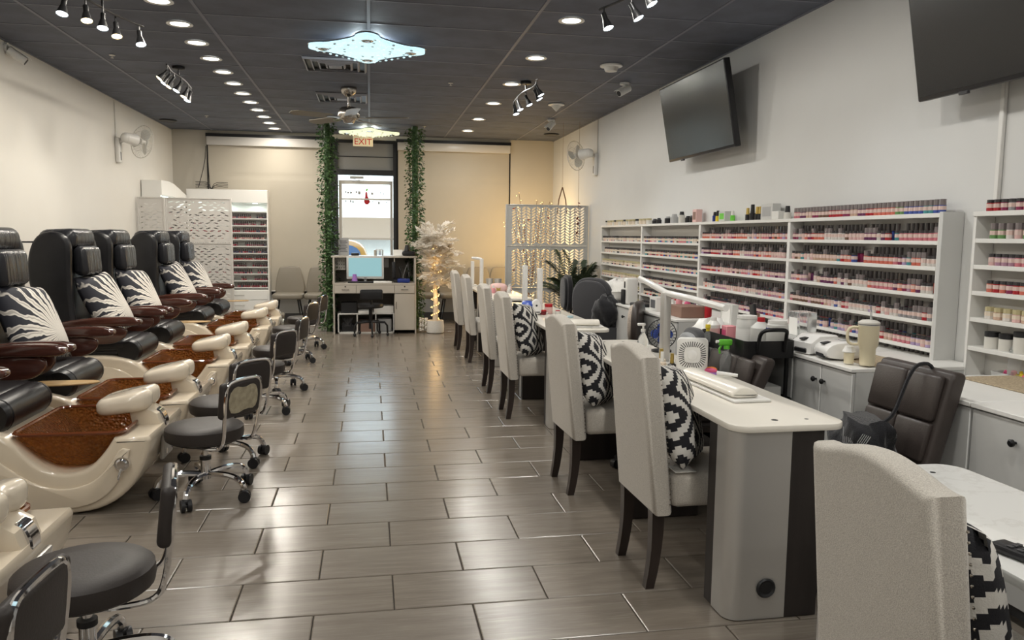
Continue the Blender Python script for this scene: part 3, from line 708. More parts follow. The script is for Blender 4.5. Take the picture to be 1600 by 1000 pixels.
# oscillating wall fans
def wallfan(label, loc, s, aim):
    t = thing('wall_fan', label, 'fan', loc, 0, 'white wall fans'); A = Vector(aim).normalized()
    q = G(); q.rbox(min(0, s*.05), max(0, s*.05), -.06, .06, -.16, .14, 'white_plastic', .015); q.build('wall_bracket', t)
    q = G(); q.box(s*.0505-.001, s*.0505+.001, -.012, .012, -.13, -.03, 'black_plastic'); q.build('switch_slot', t)
    q = G(); e = Vector((s*.17, 0, .13)); q.tube([(s*.04, 0, .10), (s*.11, 0, .11), e], [.022, .02, .018], 'white_plastic'); q.build('arm', t)
    q = G(); q.cyl(e-A*.07, e+A*.07, .062, 'white_plastic', .075, 16); q.ell(e-A*.07, (.06, .06, .06), 'white_plastic', 12, 8); q.build('motor', t)
    c = e+A*.16; R_ = A.to_track_quat('Z', 'Y').to_matrix().to_4x4(); R_.translation = c
    q = G()
    for k in range(3):
        T = R_ @ TR(rz=2*pi*k/3) @ TR(rx=RAD(20)); q.slab(smooth([(.03, -.04), (.12, -.075), (.17, -.02), (.16, .06), (.08, .07), (.03, .03)], 2, True), .004, 'frosted_plastic', T=T)
    q.cyl(c-A*.03, c+A*.03, .035, 'white_plastic', n=12); q.build('rotor', t)
    q = G()
    for k in range(28):
        a = 2*pi*k/28; pt = lambda r_, z: R_ @ Vector((r_*cos(a), r_*sin(a), z))
        q.tube([pt(.04, .055), pt(.14, .05), pt(.198, .01), pt(.20, -.01), pt(.14, -.045), pt(.06, -.05)], .0016, 'offwhite_plastic', 4)
    for r_, z in ((.201, 0), (.12, .052), (.12, -.047)): q.tube([R_ @ Vector((r_*cos(2*pi*k/32), r_*sin(2*pi*k/32), z)) for k in range(32)], .004 if r_ > .2 else .002, 'offwhite_plastic', 6, closed=True)
    q.build('cage', t, kind='stuff')
    q = G(); q.cyl(c+A*.05, c+A*.06, .04, 'white_plastic', n=16); q.build('badge', t)
    q = G(); q.box(min(0, s*.012), max(0, s*.012), -.035, -.02, .14, ZC-loc[2]-.01, 'offwhite_plastic'); q.build('cable', t)
wallfan('white oscillating fan on the left wall, turned towards the door', (XL+.001, 10.45, 2.42), 1, (.60, .80, -.12))
wallfan('white oscillating fan on the right wall above the leaf screen', (XR-.001, 10.6, 2.42), -1, (-.62, .78, -.10))

# televisions on tilting arms
def tv(label, y0, y1):
    w = y1-y0; t = thing('television', label, 'television', (XR-.001, (y0+y1)/2, 2.50), 0, 'wall televisions')
    T = Matrix.Translation((-.235, 0, 0)) @ Matrix.Rotation(RAD(10.5), 4, 'Y').inverted()      # top leans into the room
    h = .70
    q = G(); q.rbox(-.02, .035, -w/2, w/2, -h/2, h/2, 'black_plastic', .008, 2, T); q.build('casing', t)
    q = G(); q.box(-.0215, -.019, -w/2+.012, w/2-.012, -h/2+.022, h/2-.012, 'screen_black', T); q.build('screen', t)
    q = G(); q.rbox(-.024, -.004, -.03+w*.27, .03+w*.27, -h/2-.014, -h/2+.004, 'dark_grey_plastic', .003, 1, T); q.build('sensor_bar', t)
    q = G(); q.box(.03, .10, -.22, .22, -.20, .20, 'black_metal', T); q.box(-.02, .0, -.12, .12, -.18, .18, 'black_metal'); q.box(-.17, -.01, -.05, .05, -.06, .06, 'black_metal'); q.build('wall_mount', t)
    return t
tv('tilted black television on the right wall over the far shelves', 6.0, 7.42); tv('black television cut by the top right corner of the frame', 2.43, 3.85)
g = G(); g.rbox(XR-.022, XR-.001, 3.447, 3.477, 1.60, 2.40, 'white_plastic', .004, 1); g.build('cable_trunking', label='white vertical cable trunking below the nearest television', cat='trunking')
# ------------------------------------------------------------------ pedicure spa chairs along the left wall (front towards +x)
def make_spa():
    t = thing('pedicure_spa', 'spa', 'pedicure chair', (-2.0, 0, 0), 0, 'pedicure spa chairs along the left wall')
    P = [(-.78, 0), (.48, 0)] + smooth([(.48, 0), (.66, .02), (.80, .12), (.872, .27), (.895, .37)], 2)[1:] + [(.885, .392), (.72, .388)]
    P += smooth([(.72, .388), (.67, .31), (.60, .235), (.50, .212), (.41, .228), (.32, .30), (.24, .40), (.08, .455), (-.07, .465)], 2)[1:] + [(-.78, .465)]
    q = G(); q.slab(P, .70, 'gelcoat', .025, 3, xz(.35)); sh = q.build('tub_shell', t, 50)
    # raised panel on each flank follows the sweep
    P2 = [(-.74, .03), (.44, .03)] + smooth([(.44, .03), (.62, .05), (.73, .14), (.79, .27), (.80, .33)], 2)[1:]
    P2 += smooth([(.80, .33), (.755, .345), (.70, .25), (.62, .165), (.50, .135), (.38, .155), (.26, .235), (.12, .36), (-.06, .40), (-.30, .37)], 2)[1:] + [(-.74, .36)]
    for s in (-1, 1):
        q = G(); q.slab(P2, .020, 'gelcoat', .008, 2, xz(.368 if s > 0 else -.348)); q.build('flank_panel', sh, 50)
    # amber glass basin
    def ring(x0, x1, yh, z, r=.05): return [(p[0], p[1], z) for p in rrect(x0, x1, -yh, yh, r, 3)]
    out = [ring(.47, .56, .20, .225), ring(.40, .62, .27, .24), ring(.335, .665, .312, .30), ring(.275, .705, .328, .37), ring(.235, .765, .338, .412, .06)]
    inn = [ring(.25, .75, .322, .410, .055), ring(.30, .69, .312, .368), ring(.36, .645, .297, .305), ring(.42, .605, .255, .252), ring(.475, .555, .19, .240)]
    q = G(); q.loft(out+inn, 'amber_glass', cap=True); bs = q.build('basin', t)
    q = G(); q.tube([(p[0], p[1], .413) for p in rrect(.24, .76, -.332, .332, .06, 3)], .010, 'amber_rim', 6, closed=True); q.build('basin_rim', bs)
    # foot rest on its post
    fr = smooth([(.56, -.10), (.555, 0), (.56, .10), (.62, .155), (.76, .15), (.835, .115), (.845, .05), (.805, 0), (.845, -.05), (.835, -.115), (.76, -.15), (.62, -.155)], 2, True)
    q = G(); q.slab(fr, .10, 'gelcoat_white', .038, 4, fn=lambda x, y, z: (x, y*1.05, .445+z*(.85+.9*(x-.55))+(x-.56)*.12)); q.build('foot_rest', t, 60)
    q = G(); ps = [(.735, .385), (.885, .385), (.865, .45), (.80, .49), (.72, .47)]; q.slab(ps, .17, 'gelcoat', .015, 2, xz(.085)); q.build('post', t)
    q = G(); q.slab(smooth([(.84, .47), (.875, .455), (.90, .39), (.885, .345), (.87, .35), (.865, .40), (.84, .44)], 1, True), .075, 'chrome', .006, 1, xz(.0375)); q.build('spray_holder', t)
    q = G(); q.rbox(.885, .908, -.10, .10, .20, .34, 'satin_silver', .008, 2, fn=lambda x, y, z: (x-(.34-z)*.10, y, z)); pn = q.build('control_panel', t)
    for y, z in ((-.06, .31), (-.06, .24), (.0, .275), (.06, .31), (.06, .24)):
        q = G(); q.cyl((.895-(.34-z)*.1, y, z), (.912-(.34-z)*.1, y, z), .016, 'chrome', n=12); q.build('button', pn)
    q = G(); q.cyl((.765, -.345, .262), (.765, -.383, .262), .036, 'chrome', n=20); q.cyl((.765, -.383, .262), (.765, -.39, .262), .028, 'chrome', .02, 20); q.tube([(.765, -.38, .25), (.755, -.392, .215), (.748, -.39, .185)], [.007, .006, .005], 'chrome', 8); q.build('mixer_tap', t)
    # leather chair
    q = G(); q.rbox(-.48, .10, -.27, .27, .466, .50, 'black_plastic', .01); q.build('seat_base', t)
    q = G(); q.rbox(-.50, .13, -.285, .285, .485, .585, 'black_leather', .035, 3, fn=lambda x, y, z: (x, y, z+.025*max(0, (x+.1))**1.0*0+.012*(1-(y/.285)**2))); q.build('seat_cushion', t)
    q = G(); n = 20
    rr = [(-.285, .02), (-.283, .078), (-.262, .088), (-.244, .090), (-.236, .084), (-.228, .091), (.228, .091), (.236, .084), (.244, .090), (.262, .088), (.283, .078), (.285, .02)]
    q.lathe([(b_, a) for a, b_ in rr], 'black_leather', n, Matrix.Translation((.135, 0, .492)) @ Matrix.Rotation(pi/2, 4, 'X')); q.build('front_roll', t)
    side = smooth([(-.40, .47), (-.46, .75), (-.545, 1.0), (-.55, 1.20), (-.50, 1.36), (-.42, 1.42), (-.30, 1.41), (-.235, 1.34), (-.25, 1.10), (-.245, .80), (-.20, .56), (-.22, .47)], 2, True)
    for s in (-1, 1):
        q = G(); q.slab(side, .085, 'black_leather', .03, 3, xz(.315 if s > 0 else -.23)); q.build('back_wing', t, 50)
    q = G(); q.slab(smooth([(-.42, .50), (-.49, .95), (-.50, 1.3), (-.43, 1.40), (-.33, 1.39), (-.285, 1.30), (-.30, 1.05), (-.285, .75), (-.25, .56), (-.27, .50)], 2, True), .50, 'black_leather', .03, 2, xz(.25)); q.build('back_cushion', t, 50)
    q = G(); q.rbox(-.50, -.225, -.245, .245, 1.30, 1.452, 'black_leather_creased', .06, 4, fn=lambda x, y, z: (x, y, z-.10*max(0, -x-.36)-.02*(y/.245)**2)); hd = q.build('head_cover', t)
    q = G(); q.slab([(-.50, -.26), (-.58, -.31), (-.66, -.30), (-.52, -.20)], .012, 'black_leather', T=Matrix.Translation((.03, 0, 1.33))); q.build('flap', hd)
    q = G(); q.rbox(-.275, -.165, -.185, .185, 1.075, 1.305, 'black_leather_creased', .045, 4, fn=lambda x, y, z: (x-.05*(z-1.19), y, z)); q.build('head_pillow', t)
    for s in (-1, 1):
        y0 = s*.375
        tp = [(-.42, .700), (-.30, .740), (-.10, .768), (.08, .776), (.20, .772), (.262, .755), (.272, .728), (.25, .706), (.15, .702), (-.10, .702), (-.30, .695), (-.42, .668)]
        q = G(); q.slab(smooth(tp, 2, True), .088, 'gloss_wood', .018, 3, xz(y0+.044)); ar = q.build('arm_rest', t, 60)
        q = G(); q.slab(smooth([(-.30, .705), (.15, .705), (.165, .64), (.10, .575), (-.02, .56), (-.22, .58), (-.32, .63)], 2, True), .03, 'gloss_wood', .010, 2, xz(y0+s*.0+.015)); q.build('arm_panel', ar, 60)
        q = G(); q.box(-.36, -.30, y0-.02, y0+.02, .45, .70, 'grey_plastic'); q.box(-.36, -.30, min(y0, s*.25), max(y0, s*.25), .47, .50, 'black_plastic'); q.build('arm_bracket', ar)
    q = G(); q.slab(smooth([(-.02, .28), (.16, .29), (.30, .33), (.36, .385), (.30, .43), (.10, .43), (-.02, .42)], 2, True), .012, 'light_wood', .004, 1, Matrix.Translation((.09, 0, .540))); tr = q.build('wooden_tray', t)
    q = G(); q.cyl((.16, .37, .46), (.16, .37, .540), .012, 'black_metal', n=8); q.build('tray_arm', tr)
    return t
SPA_Y = [2.77, 4.50, 5.38, 6.78, 7.76, 9.25, 10.26]
SPA_L = ['cream pedicure spa nearest the camera, cut off at the left edge', 'cream pedicure spa with amber basin behind the second nearest stool', 'cream pedicure spa with petal pillow, chair back cut by left edge',
         'cream pedicure spa with the largest fully visible black chair', 'cream pedicure spa directly behind the largest visible chair', 'cream pedicure spa second from the leaf screen', 'cream pedicure spa farthest away, beside the pale leaf screen']
spa0 = make_spa()
for i, y in enumerate(SPA_Y):
    o = spa0 if i == 0 else dup(spa0, label=SPA_L[i])
    if i in (2, 3, 5):
        for ch in [q_ for q_ in bpy.data.objects if q_.parent == o and q_.name.startswith('wooden_tray')]:
            for cc_ in [q_ for q_ in bpy.data.objects if q_.parent == ch]: bpy.data.objects.remove(cc_)
            bpy.data.objects.remove(ch)
    o.location = (-2.0, y, 0); o['label'] = SPA_L[i]
pm = pillow_mesh('petal_pillow', .48, .50, .15, 'petal_print')
PL = ['petal-print pillow on the nearest spa chair, out of frame', 'petal-print pillow on second nearest spa chair, out of frame', 'black and white petal-print pillow cut by the left edge', 'black and white petal-print pillow on the largest visible spa chair', 'petal-print pillow on the chair behind the largest spa chair',
      'petal-print pillow on the second spa chair from the leaf screen', 'petal-print pillow on the spa chair nearest the leaf screen']
for i, y in enumerate(SPA_Y[2:]):
    o = link('petal_pillow', pm, None, label=PL[i+2], cat='pillow', group='petal-print pillows on the spa chairs')
    o.rotation_mode = 'XYZ'; o.matrix_world = Matrix.Translation((-2.105, y+.02*(i % 2), .850)) @ Matrix.Rotation(RAD(90-12), 4, 'Z') @ Matrix.Rotation(RAD(-26), 4, 'X') @ Matrix.Rotation(RAD([7, -4, 6, -5, 5][i]), 4, 'Y')

# ------------------------------------------------------------------ rolling pedicure stools
def make_stool(peeled=False):
    t = thing('pedicure_stool', 'stool', 'stool', (0, 0, 0), 0, 'rolling pedicure stools')
    q = G(); q.lathe([(.0005, .318), (.185, .318), (.198, .328), (.203, .355), (.200, .385), (.185, .398), (.10, .403), (.0005, .404)], 'grey_leather', 32, cap=False); q.build('seat', t)
    q = G(); q.cyl((0, 0, .306), (0, 0, .319), .16, 'black_plastic', n=20); q.build('seat_plate', t)
    q = G(); q.cyl((0, 0, .10), (0, 0, .22), .026, 'chrome', n=16); q.cyl((0, 0, .205), (0, 0, .225), .03, 'black_plastic', n=16); q.cyl((0, 0, .22), (0, 0, .31), .016, 'chrome', n=12); q.build('gas_lift', t)
    # looped chrome back frame
    L = [(.0, -.125, .306), (.15, -.125, .300), (.21, -.125, .315), (.232, -.125, .37), (.245, -.135, .46), (.262, -.140, .60), (.262, -.125, .645), (.264, -.09, .665)]
    pts = smooth(L + [(p[0], -p[1], p[2]) for p in L[::-1]], 2)
    q = G(); q.tube(pts, .010, 'chrome', 8); q.build('back_frame', t)
    q = G(); q.rbox(-.022, .022, -.155, .155, -.095, .095, 'grey_leather', .02, 3, TR((.240, 0, .565), ry=RAD(6))); bk = q.build('backrest', t)
    if peeled:
        q = G(); q.slab(smooth([(-.11, -.06), (-.05, -.075), (.02, -.06), (.09, -.07), (.115, -.02), (.10, .05), (.06, .07), (.0, .055), (-.07, .075), (-.12, .03)], 1, True), .002, 'peeled_lining', T=TR((.240, 0, .565), ry=RAD(6)) @ yz(.0222)); q.build('peeled_patch', bk)
    for k in range(5):
        a = 2*pi*k/5
        q = G(); pts = [(.02, 0, .125), (.10, 0, .135), (.19, 0, .130), (.235, 0, .105), (.250, 0, .065)]
        q.tube([Matrix.Rotation(a, 3, 'Z') @ Vector(p) for p in smooth(pts, 2)], [.022, .021, .020, .019, .018, .017, .017, .016, .016, .015, .015, .014, .013, .013, .012, .012, .011, .011][:len(smooth(pts, 2))] if len(smooth(pts, 2)) <= 18 else .016, 'chrome', 8); lg = q.build('leg', t)
        q = G(); c_ = Matrix.Rotation(a, 3, 'Z') @ Vector((.250, 0, .033)); d = Matrix.Rotation(a+.6, 3, 'Z') @ Vector((0, 1, 0))
        q.cyl(c_-d*.026, c_-d*.006, .032, 'black_plastic', n=14); q.cyl(c_+d*.006, c_+d*.026, .032, 'black_plastic', n=14); q.cyl(c_-d*.008, c_+d*.008, .012, 'black_plastic', n=8)
        q.ell((c_.x, c_.y, c_.z+.022), (.022, .022, .018), 'black_plastic', 8, 6); q.build('caster', lg)
    return t
st0 = make_stool(); st1 = make_stool(True)
ST = [(-.985, 1.83, 3, 'dark stool cut by the bottom left corner, back towards the camera'), (-.875, 2.52, -12, 'dark round stool with backrest, nearest whole one at lower left'), (-.885, 4.36, 30, 'round stool whose backrest has a peeled beige patch'),
      (-.90, 5.02, 40, 'round stool just behind the one with the peeled backrest'), (-.88, 6.42, 30, 'fifth rolling stool from the front, beside the middle spas'), (-.85, 7.32, 12, 'sixth rolling stool from the front'),
      (-.87, 8.93, 22, 'seventh rolling stool from the front'), (-.82, 9.98, 15, 'farthest rolling stool, nearest the reception desk')]
used = False
for i, (x, y, a, l) in enumerate(ST):
    if i == 2: o = st1
    elif not used: o = st0; used = True
    else: o = dup(st0)
    o.location = (x, y, 0); o.rotation_euler = (0, 0, RAD(a)*-1); o['label'] = l
# ------------------------------------------------------------------ nail tables (rows of two work places)
TX = (1.285, 1.745); TZ = .745
def make_table(name_mat, y0, y1, label):
    t = thing('nail_table', label, 'table', ((TX[0]+TX[1])/2, y0, 0), 0, 'double nail tables')
    L = y1-y0; hw = (TX[1]-TX[0])/2
    q = G(); q.slab(rrect(-hw, hw, 0, L, .075, 6), .026, name_mat, .006, 2, Matrix.Translation((0, 0, TZ-.026))); tp = q.build('top', t)
    for y in (.085, L-.085):
        for dx in (-.03, .10):
            q = G(); q.cyl((dx, y, TZ-.003), (dx, y, TZ+.0006), .013 if dx < 0 else .008, 'black_plastic', n=14); q.build('cable_hole', tp)
    for k, (a, sgn) in enumerate(((.0, 1), (L/2, 0), (L, -1))):
        zt = TZ-.0265
        if sgn:
            # silver wrap round the outer front corner, dark end panel, dark inner return
            yo = .015 if sgn > 0 else L-.015
            def Y(d): return yo+sgn*d
            r = .055; pr_ = []
            pts = [(-hw+.004, .135)] + [(-hw+.004+r-r*cos(th), r-r*sin(th)) for th in [RAD(90*i/8) for i in range(9)]] + [(-hw+.235, 0)]
            poly = pts+[(-hw+.235, .012), (-hw+.016+r, .012)] + [(-hw+.016+(r-.012)-(r-.012)*cos(th), r-(r-.012)*sin(th)) for th in [RAD(90-90*i/6) for i in range(7)]] + [(-hw+.016, .135)]
            poly = [(p[0], Y(p[1])) for p in poly]
            q = G(); q.slab(poly, zt-.004, 'satin_silver', T=Matrix.Translation((0, 0, .004))); lg = q.build('leg_wrap', t)
            q = G(); q.box(-hw+.236, hw-.095, min(Y(.002), Y(.02)), max(Y(.002), Y(.02)), .004, zt, 'espresso'); q.box(hw-.115, hw-.095, min(Y(.02), Y(.19)), max(Y(.02), Y(.19)), .004, zt, 'espresso'); q.build('end_panel', t)
            q = G(); q.box(-hw+.006, -hw+.024, min(Y(.136), Y(.19)), max(Y(.136), Y(.19)), .004, zt, 'espresso'); q.box(-hw+.006, hw-.115, min(Y(.19), Y(.205)), max(Y(.19), Y(.205)), .004, zt, 'espresso'); q.build('inner_panel', t)
            q = G(); yy = Y(0); q.cyl((-hw+.155, yy-sgn*.006, .125), (-hw+.155, yy+sgn*.012, .125), .036, 'black_plastic', n=22); ou = q.build('cable_outlet', lg)
            q = G(); q.lathe([(.024, 0), (.033, .006), (.038, 0)], 'black_plastic', 22, TR((-hw+.155, yy-sgn*.006, .125), rx=sgn*pi/2), cap=False); q.build('outlet_ring', lg)
        else:
            for s in (-1, 1):
                q = G(); yy = a+s*.03
                q.rbox(-hw+.004, -hw+.20, min(a, yy), max(a, yy), .004, zt, 'satin_silver', .004, 1); q.build('leg_wrap', t)
                q = G(); y2 = a+s*.09; q.box(-hw+.006, hw-.10, min(yy, y2), max(yy, y2), .004, zt, 'espresso'); q.build('inner_panel', t)
    for k in range(2):
        a, b_ = L*k/2+.22, L*(k+1)/2-.22
        if k == 1: a, b_ = L/2+.10, L-.22
        else: a, b_ = .22, L/2-.10
        q = G(); q.rbox(hw-.30, hw-.02, a+.05, a+.30, zt-.115, zt-.005, 'black_plastic', .004, 1); dr = q.build('drawer', t)
        q = G(); q.cyl((hw-.02, a+.175, zt-.06), (hw, a+.175, zt-.06), .011, 'satin_silver', n=10); q.build('knob', dr)
        q = G(); q.rbox(-.02, .16, a+.10, a+.42, .004, .22, 'black_plastic', .02, 2); q.build('dust_collector', t)
    return t
T0 = make_table('table_marble', -.30, 2.07, 'white marbled nail table at the bottom right edge')
T1 = make_table('table_cream', 2.58, 4.95, 'long nail table with the white square fan and hand cushion')
T2 = make_table('table_cream', 5.52, 7.88, 'nail table with twin white lamps and a red jar')
T3 = make_table('table_cream', 8.34, 10.70, 'farthest nail table, with a pink domed item on it')

# ------------------------------------------------------------------ high-backed upholstered client chairs (facing +x)
def make_client_chair():
    t = thing('client_chair', 'chair', 'chair', (0, 0, 0), 0, 'high-backed client chairs at the nail tables')
    bw = .205
    def topz(u): return .935+.050*cos(u*pi/2)**1.0*(1 if abs(u) < 1 else 0)-.0+.018*(abs(u)**6)
    poly = [(-bw, .315), (bw, .315)] + [(bw*(1-2*i/18), topz(1-2*i/18)) for i in range(19)]
    def lean(x, y, z): return (x-.125*max(0, z-.42)*(.55+.75*max(0, z-.42))-.02, y*(1.07-.13*(z-.3)), z)
    q = G(); q.slab(poly, .085, 'linen', .022, 3, fn=lambda a, b_, c_: lean(c_, a, b_)); bk = q.build('backrest', t, 60)
    q = G()
    for s in (-1, 1):
        for k in range(26):
            z = .36+k*.021; p = lean(.070, s*(bw+.001), z); q.ell(p, (.0035, .003, .0035), 'brushed_nickel', 6, 4)
    q.build('nailheads', bk, kind='stuff')
    q = G(); q.rbox(.066, .47, -bw+.002, bw-.002, .335, .475, 'linen', .03, 3, fn=lambda x, y, z: (x, y, z+(.014*(1-(y/bw)**2) if z > .4 else 0))); q.build('seat', t, 60)
    for s in (-1, 1):
        q = G(); pts = [(-.012, .325), (-.012, .20), (-.022, .09), (-.038, 0)]
        rings = []
        for (x, z), w in zip(smooth(pts, 1), [.026, .025, .024, .022, .021, .020, .019, .018]):
            rings.append([(x+.024-w, s*(bw-.035)-w, z), (x+.024+w, s*(bw-.035)-w, z), (x+.024+w, s*(bw-.035)+w, z), (x+.024-w, s*(bw-.035)+w, z)])
        q.loft(rings, 'espresso_leg'); q.build('rear_leg', t)
        q = G(); a = .024; rings = [[(.43+i*w, s*(bw-.035)+j*w, z) for i, j in ((-1, -1), (1, -1), (1, 1), (-1, 1))] for z, w in ((.34, a), (0, .017))]; q.loft(rings, 'espresso_leg'); q.build('front_leg', t)
    return t
ch0 = make_client_chair()
CH = [(1.085, 1.435, 0, 'pale high-backed chair filling the bottom right foreground'), (1.115, 3.095, 1, 'pale high-backed chair with white tag, in front of the hand cushion'), (1.085, 4.27, 2, 'pale high-backed chair at the far half of the fan table'),
      (1.06, 6.10, 0, 'pale high-backed chair at the near half of the twin-lamp table'), (1.06, 7.12, 0, 'pale high-backed chair half hidden at the twin-lamp table'), (1.10, 8.84, 0, 'pale high-backed chair at the near half of the farthest table'), (1.08, 9.85, 0, 'farthest pale high-backed chair, next to the white tree')]
for i, (x, y, a, l) in enumerate(CH):
    o = ch0 if i == 0 else dup(ch0); o.location = (x, y, 0); o.rotation_euler = (0, 0, RAD(a)); o['label'] = l
q = G(); q.rbox(.080, .17, -.195, -.10, .482, .487, 'white_cloth', .002, 1)
q.build('white_tag', loc=(1.115, 3.09, 0), label='white cloth tag lying on the seat of the second chair', cat='cloth')
ik = pillow_mesh('ikat_pillow', .42, .42, .15, 'ikat')
for i, (x, y, z, yw, tl, rl, l) in enumerate([(1.275, 3.085, .680, -28, 17, 9, 'black and white ikat pillow on the chair before the hand cushion'), (1.245, 4.26, .680, -28, 17, 8, 'black and white ikat pillow on the chair at the far half of the fan table'),
        (1.225, 6.09, .680, -28, 17, 7, 'black and white ikat pillow on the twin-lamp table chair'), (1.20, 1.47, .660, 0, 14, 0, 'black and white ikat pillow peeking out from the foreground chair')]):
    o = link('ikat_pillow', ik, None, label=l, cat='pillow', group='ikat pillows on the client chairs')
    o.matrix_world = Matrix.Translation((x, y, z)) @ Matrix.Rotation(RAD(90+yw), 4, 'Z') @ Matrix.Rotation(RAD(-tl), 4, 'X') @ Matrix.Rotation(RAD(rl), 4, 'Y')

# ------------------------------------------------------------------ technician chairs on the far side (facing -x)
def tech_chair(label, loc, rz, w=.47, panels=2, hz=.88, mtl='brown_leather', front=None):
    t = thing('technician_chair', label, 'chair', loc, rz, 'padded technician chairs')
    # local: facing -y ; back at +y
    cols = panels
    sh = smooth([(-.21, .455), (.10, .44), (.165, .47), (.20, .58), (.275, hz-.02), (.298, hz), (.350, hz-.01), (.340, hz-.06), (.262, .56), (.225, .42), (.16, .385), (-.19, .40), (-.235, .425)], 2, True)
    q = G(); q.slab(sh, w, mtl, .016, 3, T=Matrix.Translation((-w/2, 0, 0)) @ YZ); q.build('shell', t, 60)
    for c_ in range(cols):
        x0 = -w/2+.022+(w-.044)*c_/cols; x1 = -w/2+.022+(w-.044)*(c_+1)/cols
        rows = ((.53, .69), (.695, hz-.02)) if panels == 2 else ((.53, hz-.02),)
        for z0, z1 in rows:
            q = G(); q.rbox(x0+.004, x1-.004, .0, .035, z0, z1, front or mtl, .012, 2, fn=lambda x, y, z: (x, .160+y+(z-.5)*.215, z)); q.build('back_pad', t, 60)
    q = G(); q.rbox(-w/2+.02, w/2-.02, -.20, .14, .44, .48, mtl, .016, 2); q.build('seat_pad', t, 60)
    q = G(); q.cyl((0, 0, .09), (0, 0, .24), .028, 'chrome', n=14); q.cyl((0, 0, .24), (0, 0, .40), .018, 'black_metal', n=12); q.build('gas_lift', t)
    for k in range(5):
        a = 2*pi*k/5+.3; d = Vector((cos(a), sin(a), 0))
        q = G(); q.tube([d*.02+Vector((0, 0, .11)), d*.15+Vector((0, 0, .10)), d*.27+Vector((0, 0, .07))], [.022, .018, .014], 'black_metal', 8); lg = q.build('leg', t)
        q = G(); c2 = d*.27+Vector((0, 0, .03)); e = Vector((-d.y, d.x, 0)); q.cyl(c2-e*.022, c2+e*.022, .03, 'black_plastic', n=12); q.build('caster', lg)
    return t
tech_chair('brown quilted chair with a black bag hung on it', (1.985, 2.925, 0), RAD(-88), .44, 2, .90)
tech_chair('brown channel-back chair behind the square fan', (1.775, 4.10, 0), RAD(-90), .56, 3, .79)
# office chair with pale padded front at the far half of that table
def office_chair(label, loc, rz, back, front, hz, w=.46, rnd_=.16):
    t = thing('office_chair', label, 'chair', loc, rz, 'office chairs behind the tables')
    q = G(); q.slab(smooth(rrect(-w/2, w/2, .50, hz, rnd_, 5), 1, True), .06, back, .02, 3, T=xz(.29)); q.build('backrest', t, 60)
    q = G(); q.slab(smooth(rrect(-w/2+.03, w/2-.03, .53, hz-.03, rnd_*.9, 5), 1, True), .05, front, .02, 3, T=xz(.245)); q.build('back_pad', t, 60)
    q = G(); q.rbox(-.23, .23, -.24, .20, .42, .50, back, .035, 3); q.build('seat', t, 60)
    q = G(); q.tube([(0, .05, .41), (0, .30, .42), (0, .32, .60)], .018, 'black_metal'); q.build('back_bar', t)
    q = G(); q.cyl((0, 0, .08), (0, 0, .42), .024, 'black_metal', n=12); q.build('gas_lift', t)
    for k in range(5):
        a = 2*pi*k/5; d = Vector((cos(a), sin(a), 0))
        q = G(); q.tube([Vector((0, 0, .10)), d*.15+Vector((0, 0, .095)), d*.27+Vector((0, 0, .065))], [.02, .018, .014], 'black_plastic', 8); lg = q.build('leg', t)
        q = G(); c2 = d*.27+Vector((0, 0, .028)); e = Vector((-d.y, d.x, 0)); q.cyl(c2-e*.02, c2+e*.02, .028, 'black_plastic', n=12); q.build('caster', lg)
    return t
office_chair('dark office chair with pale grey padding beside the blue fan', (1.74, 4.62, 0), RAD(-92), 'dark_fabric', 'grey_pad', .86, .40)
office_chair('office chair with a beige fleece-covered back behind the twin-lamp table', (2.02, 6.50, 0), RAD(-118), 'brown_leather', 'beige_fleece', .88)
office_chair('large dark round-backed office chair behind the twin lamps', (2.05, 7.70, 0), RAD(-55), 'dark_fabric', 'dark_fabric', 1.0, .52, .2)
office_chair('black office chair behind the farthest nail table', (2.15, 9.5, 0), RAD(-95), 'black_fabric', 'black_fabric', .95, .48)
# ------------------------------------------------------------------ wall shelving and its jars
SX = 2.962; SY = [3.71, 5.245, 6.81, 8.38, 9.93]
LV_NEAR = [.700, .840, .985, 1.132, 1.280, 1.418]; LV_FAR = [.66, .80, .935, 1.085, 1.230, 1.372]
ST_TOP = 1.565
BAYN = ['nearest bay', 'second bay', 'third bay', 'farthest bay']
def unit(y0, y1, lv, label, grp):
    t = thing('wall_shelf', label, 'shelf', ((SX+XR)/2, y0, 0), 0, grp)
    d = XR-.002-SX; L = y1-y0; zb = lv[0]-.02
    q = G(); q.box(d/2-.006, d/2, .012, L-.012, zb, ST_TOP-.02, 'shelf_back'); q.build('back_panel', t)
    for a in (0, L-.018):
        q = G(); q.rbox(-d/2, d/2-.0065, a, a+.018, zb, ST_TOP-.024, 'shelf_white', .002, 1); q.build('side_panel', t)
    q = G(); q.rbox(-d/2-.006, d/2-.0065, 0, L, ST_TOP-.024, ST_TOP, 'shelf_white', .002, 1); q.build('top_board', t)
    for z in lv:
        q = G(); q.rbox(-d/2+.001, d/2-.0065, .0185, L-.0185, z-.022, z, 'shelf_white', .002, 1); q.build('shelf_board', t)
    return t
for i in range(4):
    unit(SY[i], SY[i+1]-.0005, LV_NEAR if i < 2 else LV_FAR, 'white wall shelf full of small jars, ' + ['nearest of the long run', 'second of the long run', 'third of the long run', 'farthest of the long run'][i], 'white wall shelves in the long run')
q = G(); q.rbox(SX-.012, XR-.002, SY[0]-.030, SY[0]-.002, .66, ST_TOP+.006, 'grey_laminate', .002, 1); q.build('shelf_end_panel', label='plain grey end panel closing the long shelf run', cat='panel')
LV2 = [.745, .895, 1.040, 1.172, 1.302, 1.432]
unit(1.9, 3.48, LV2, 'separate white wall shelf cut by the right edge', 'white wall shelves')

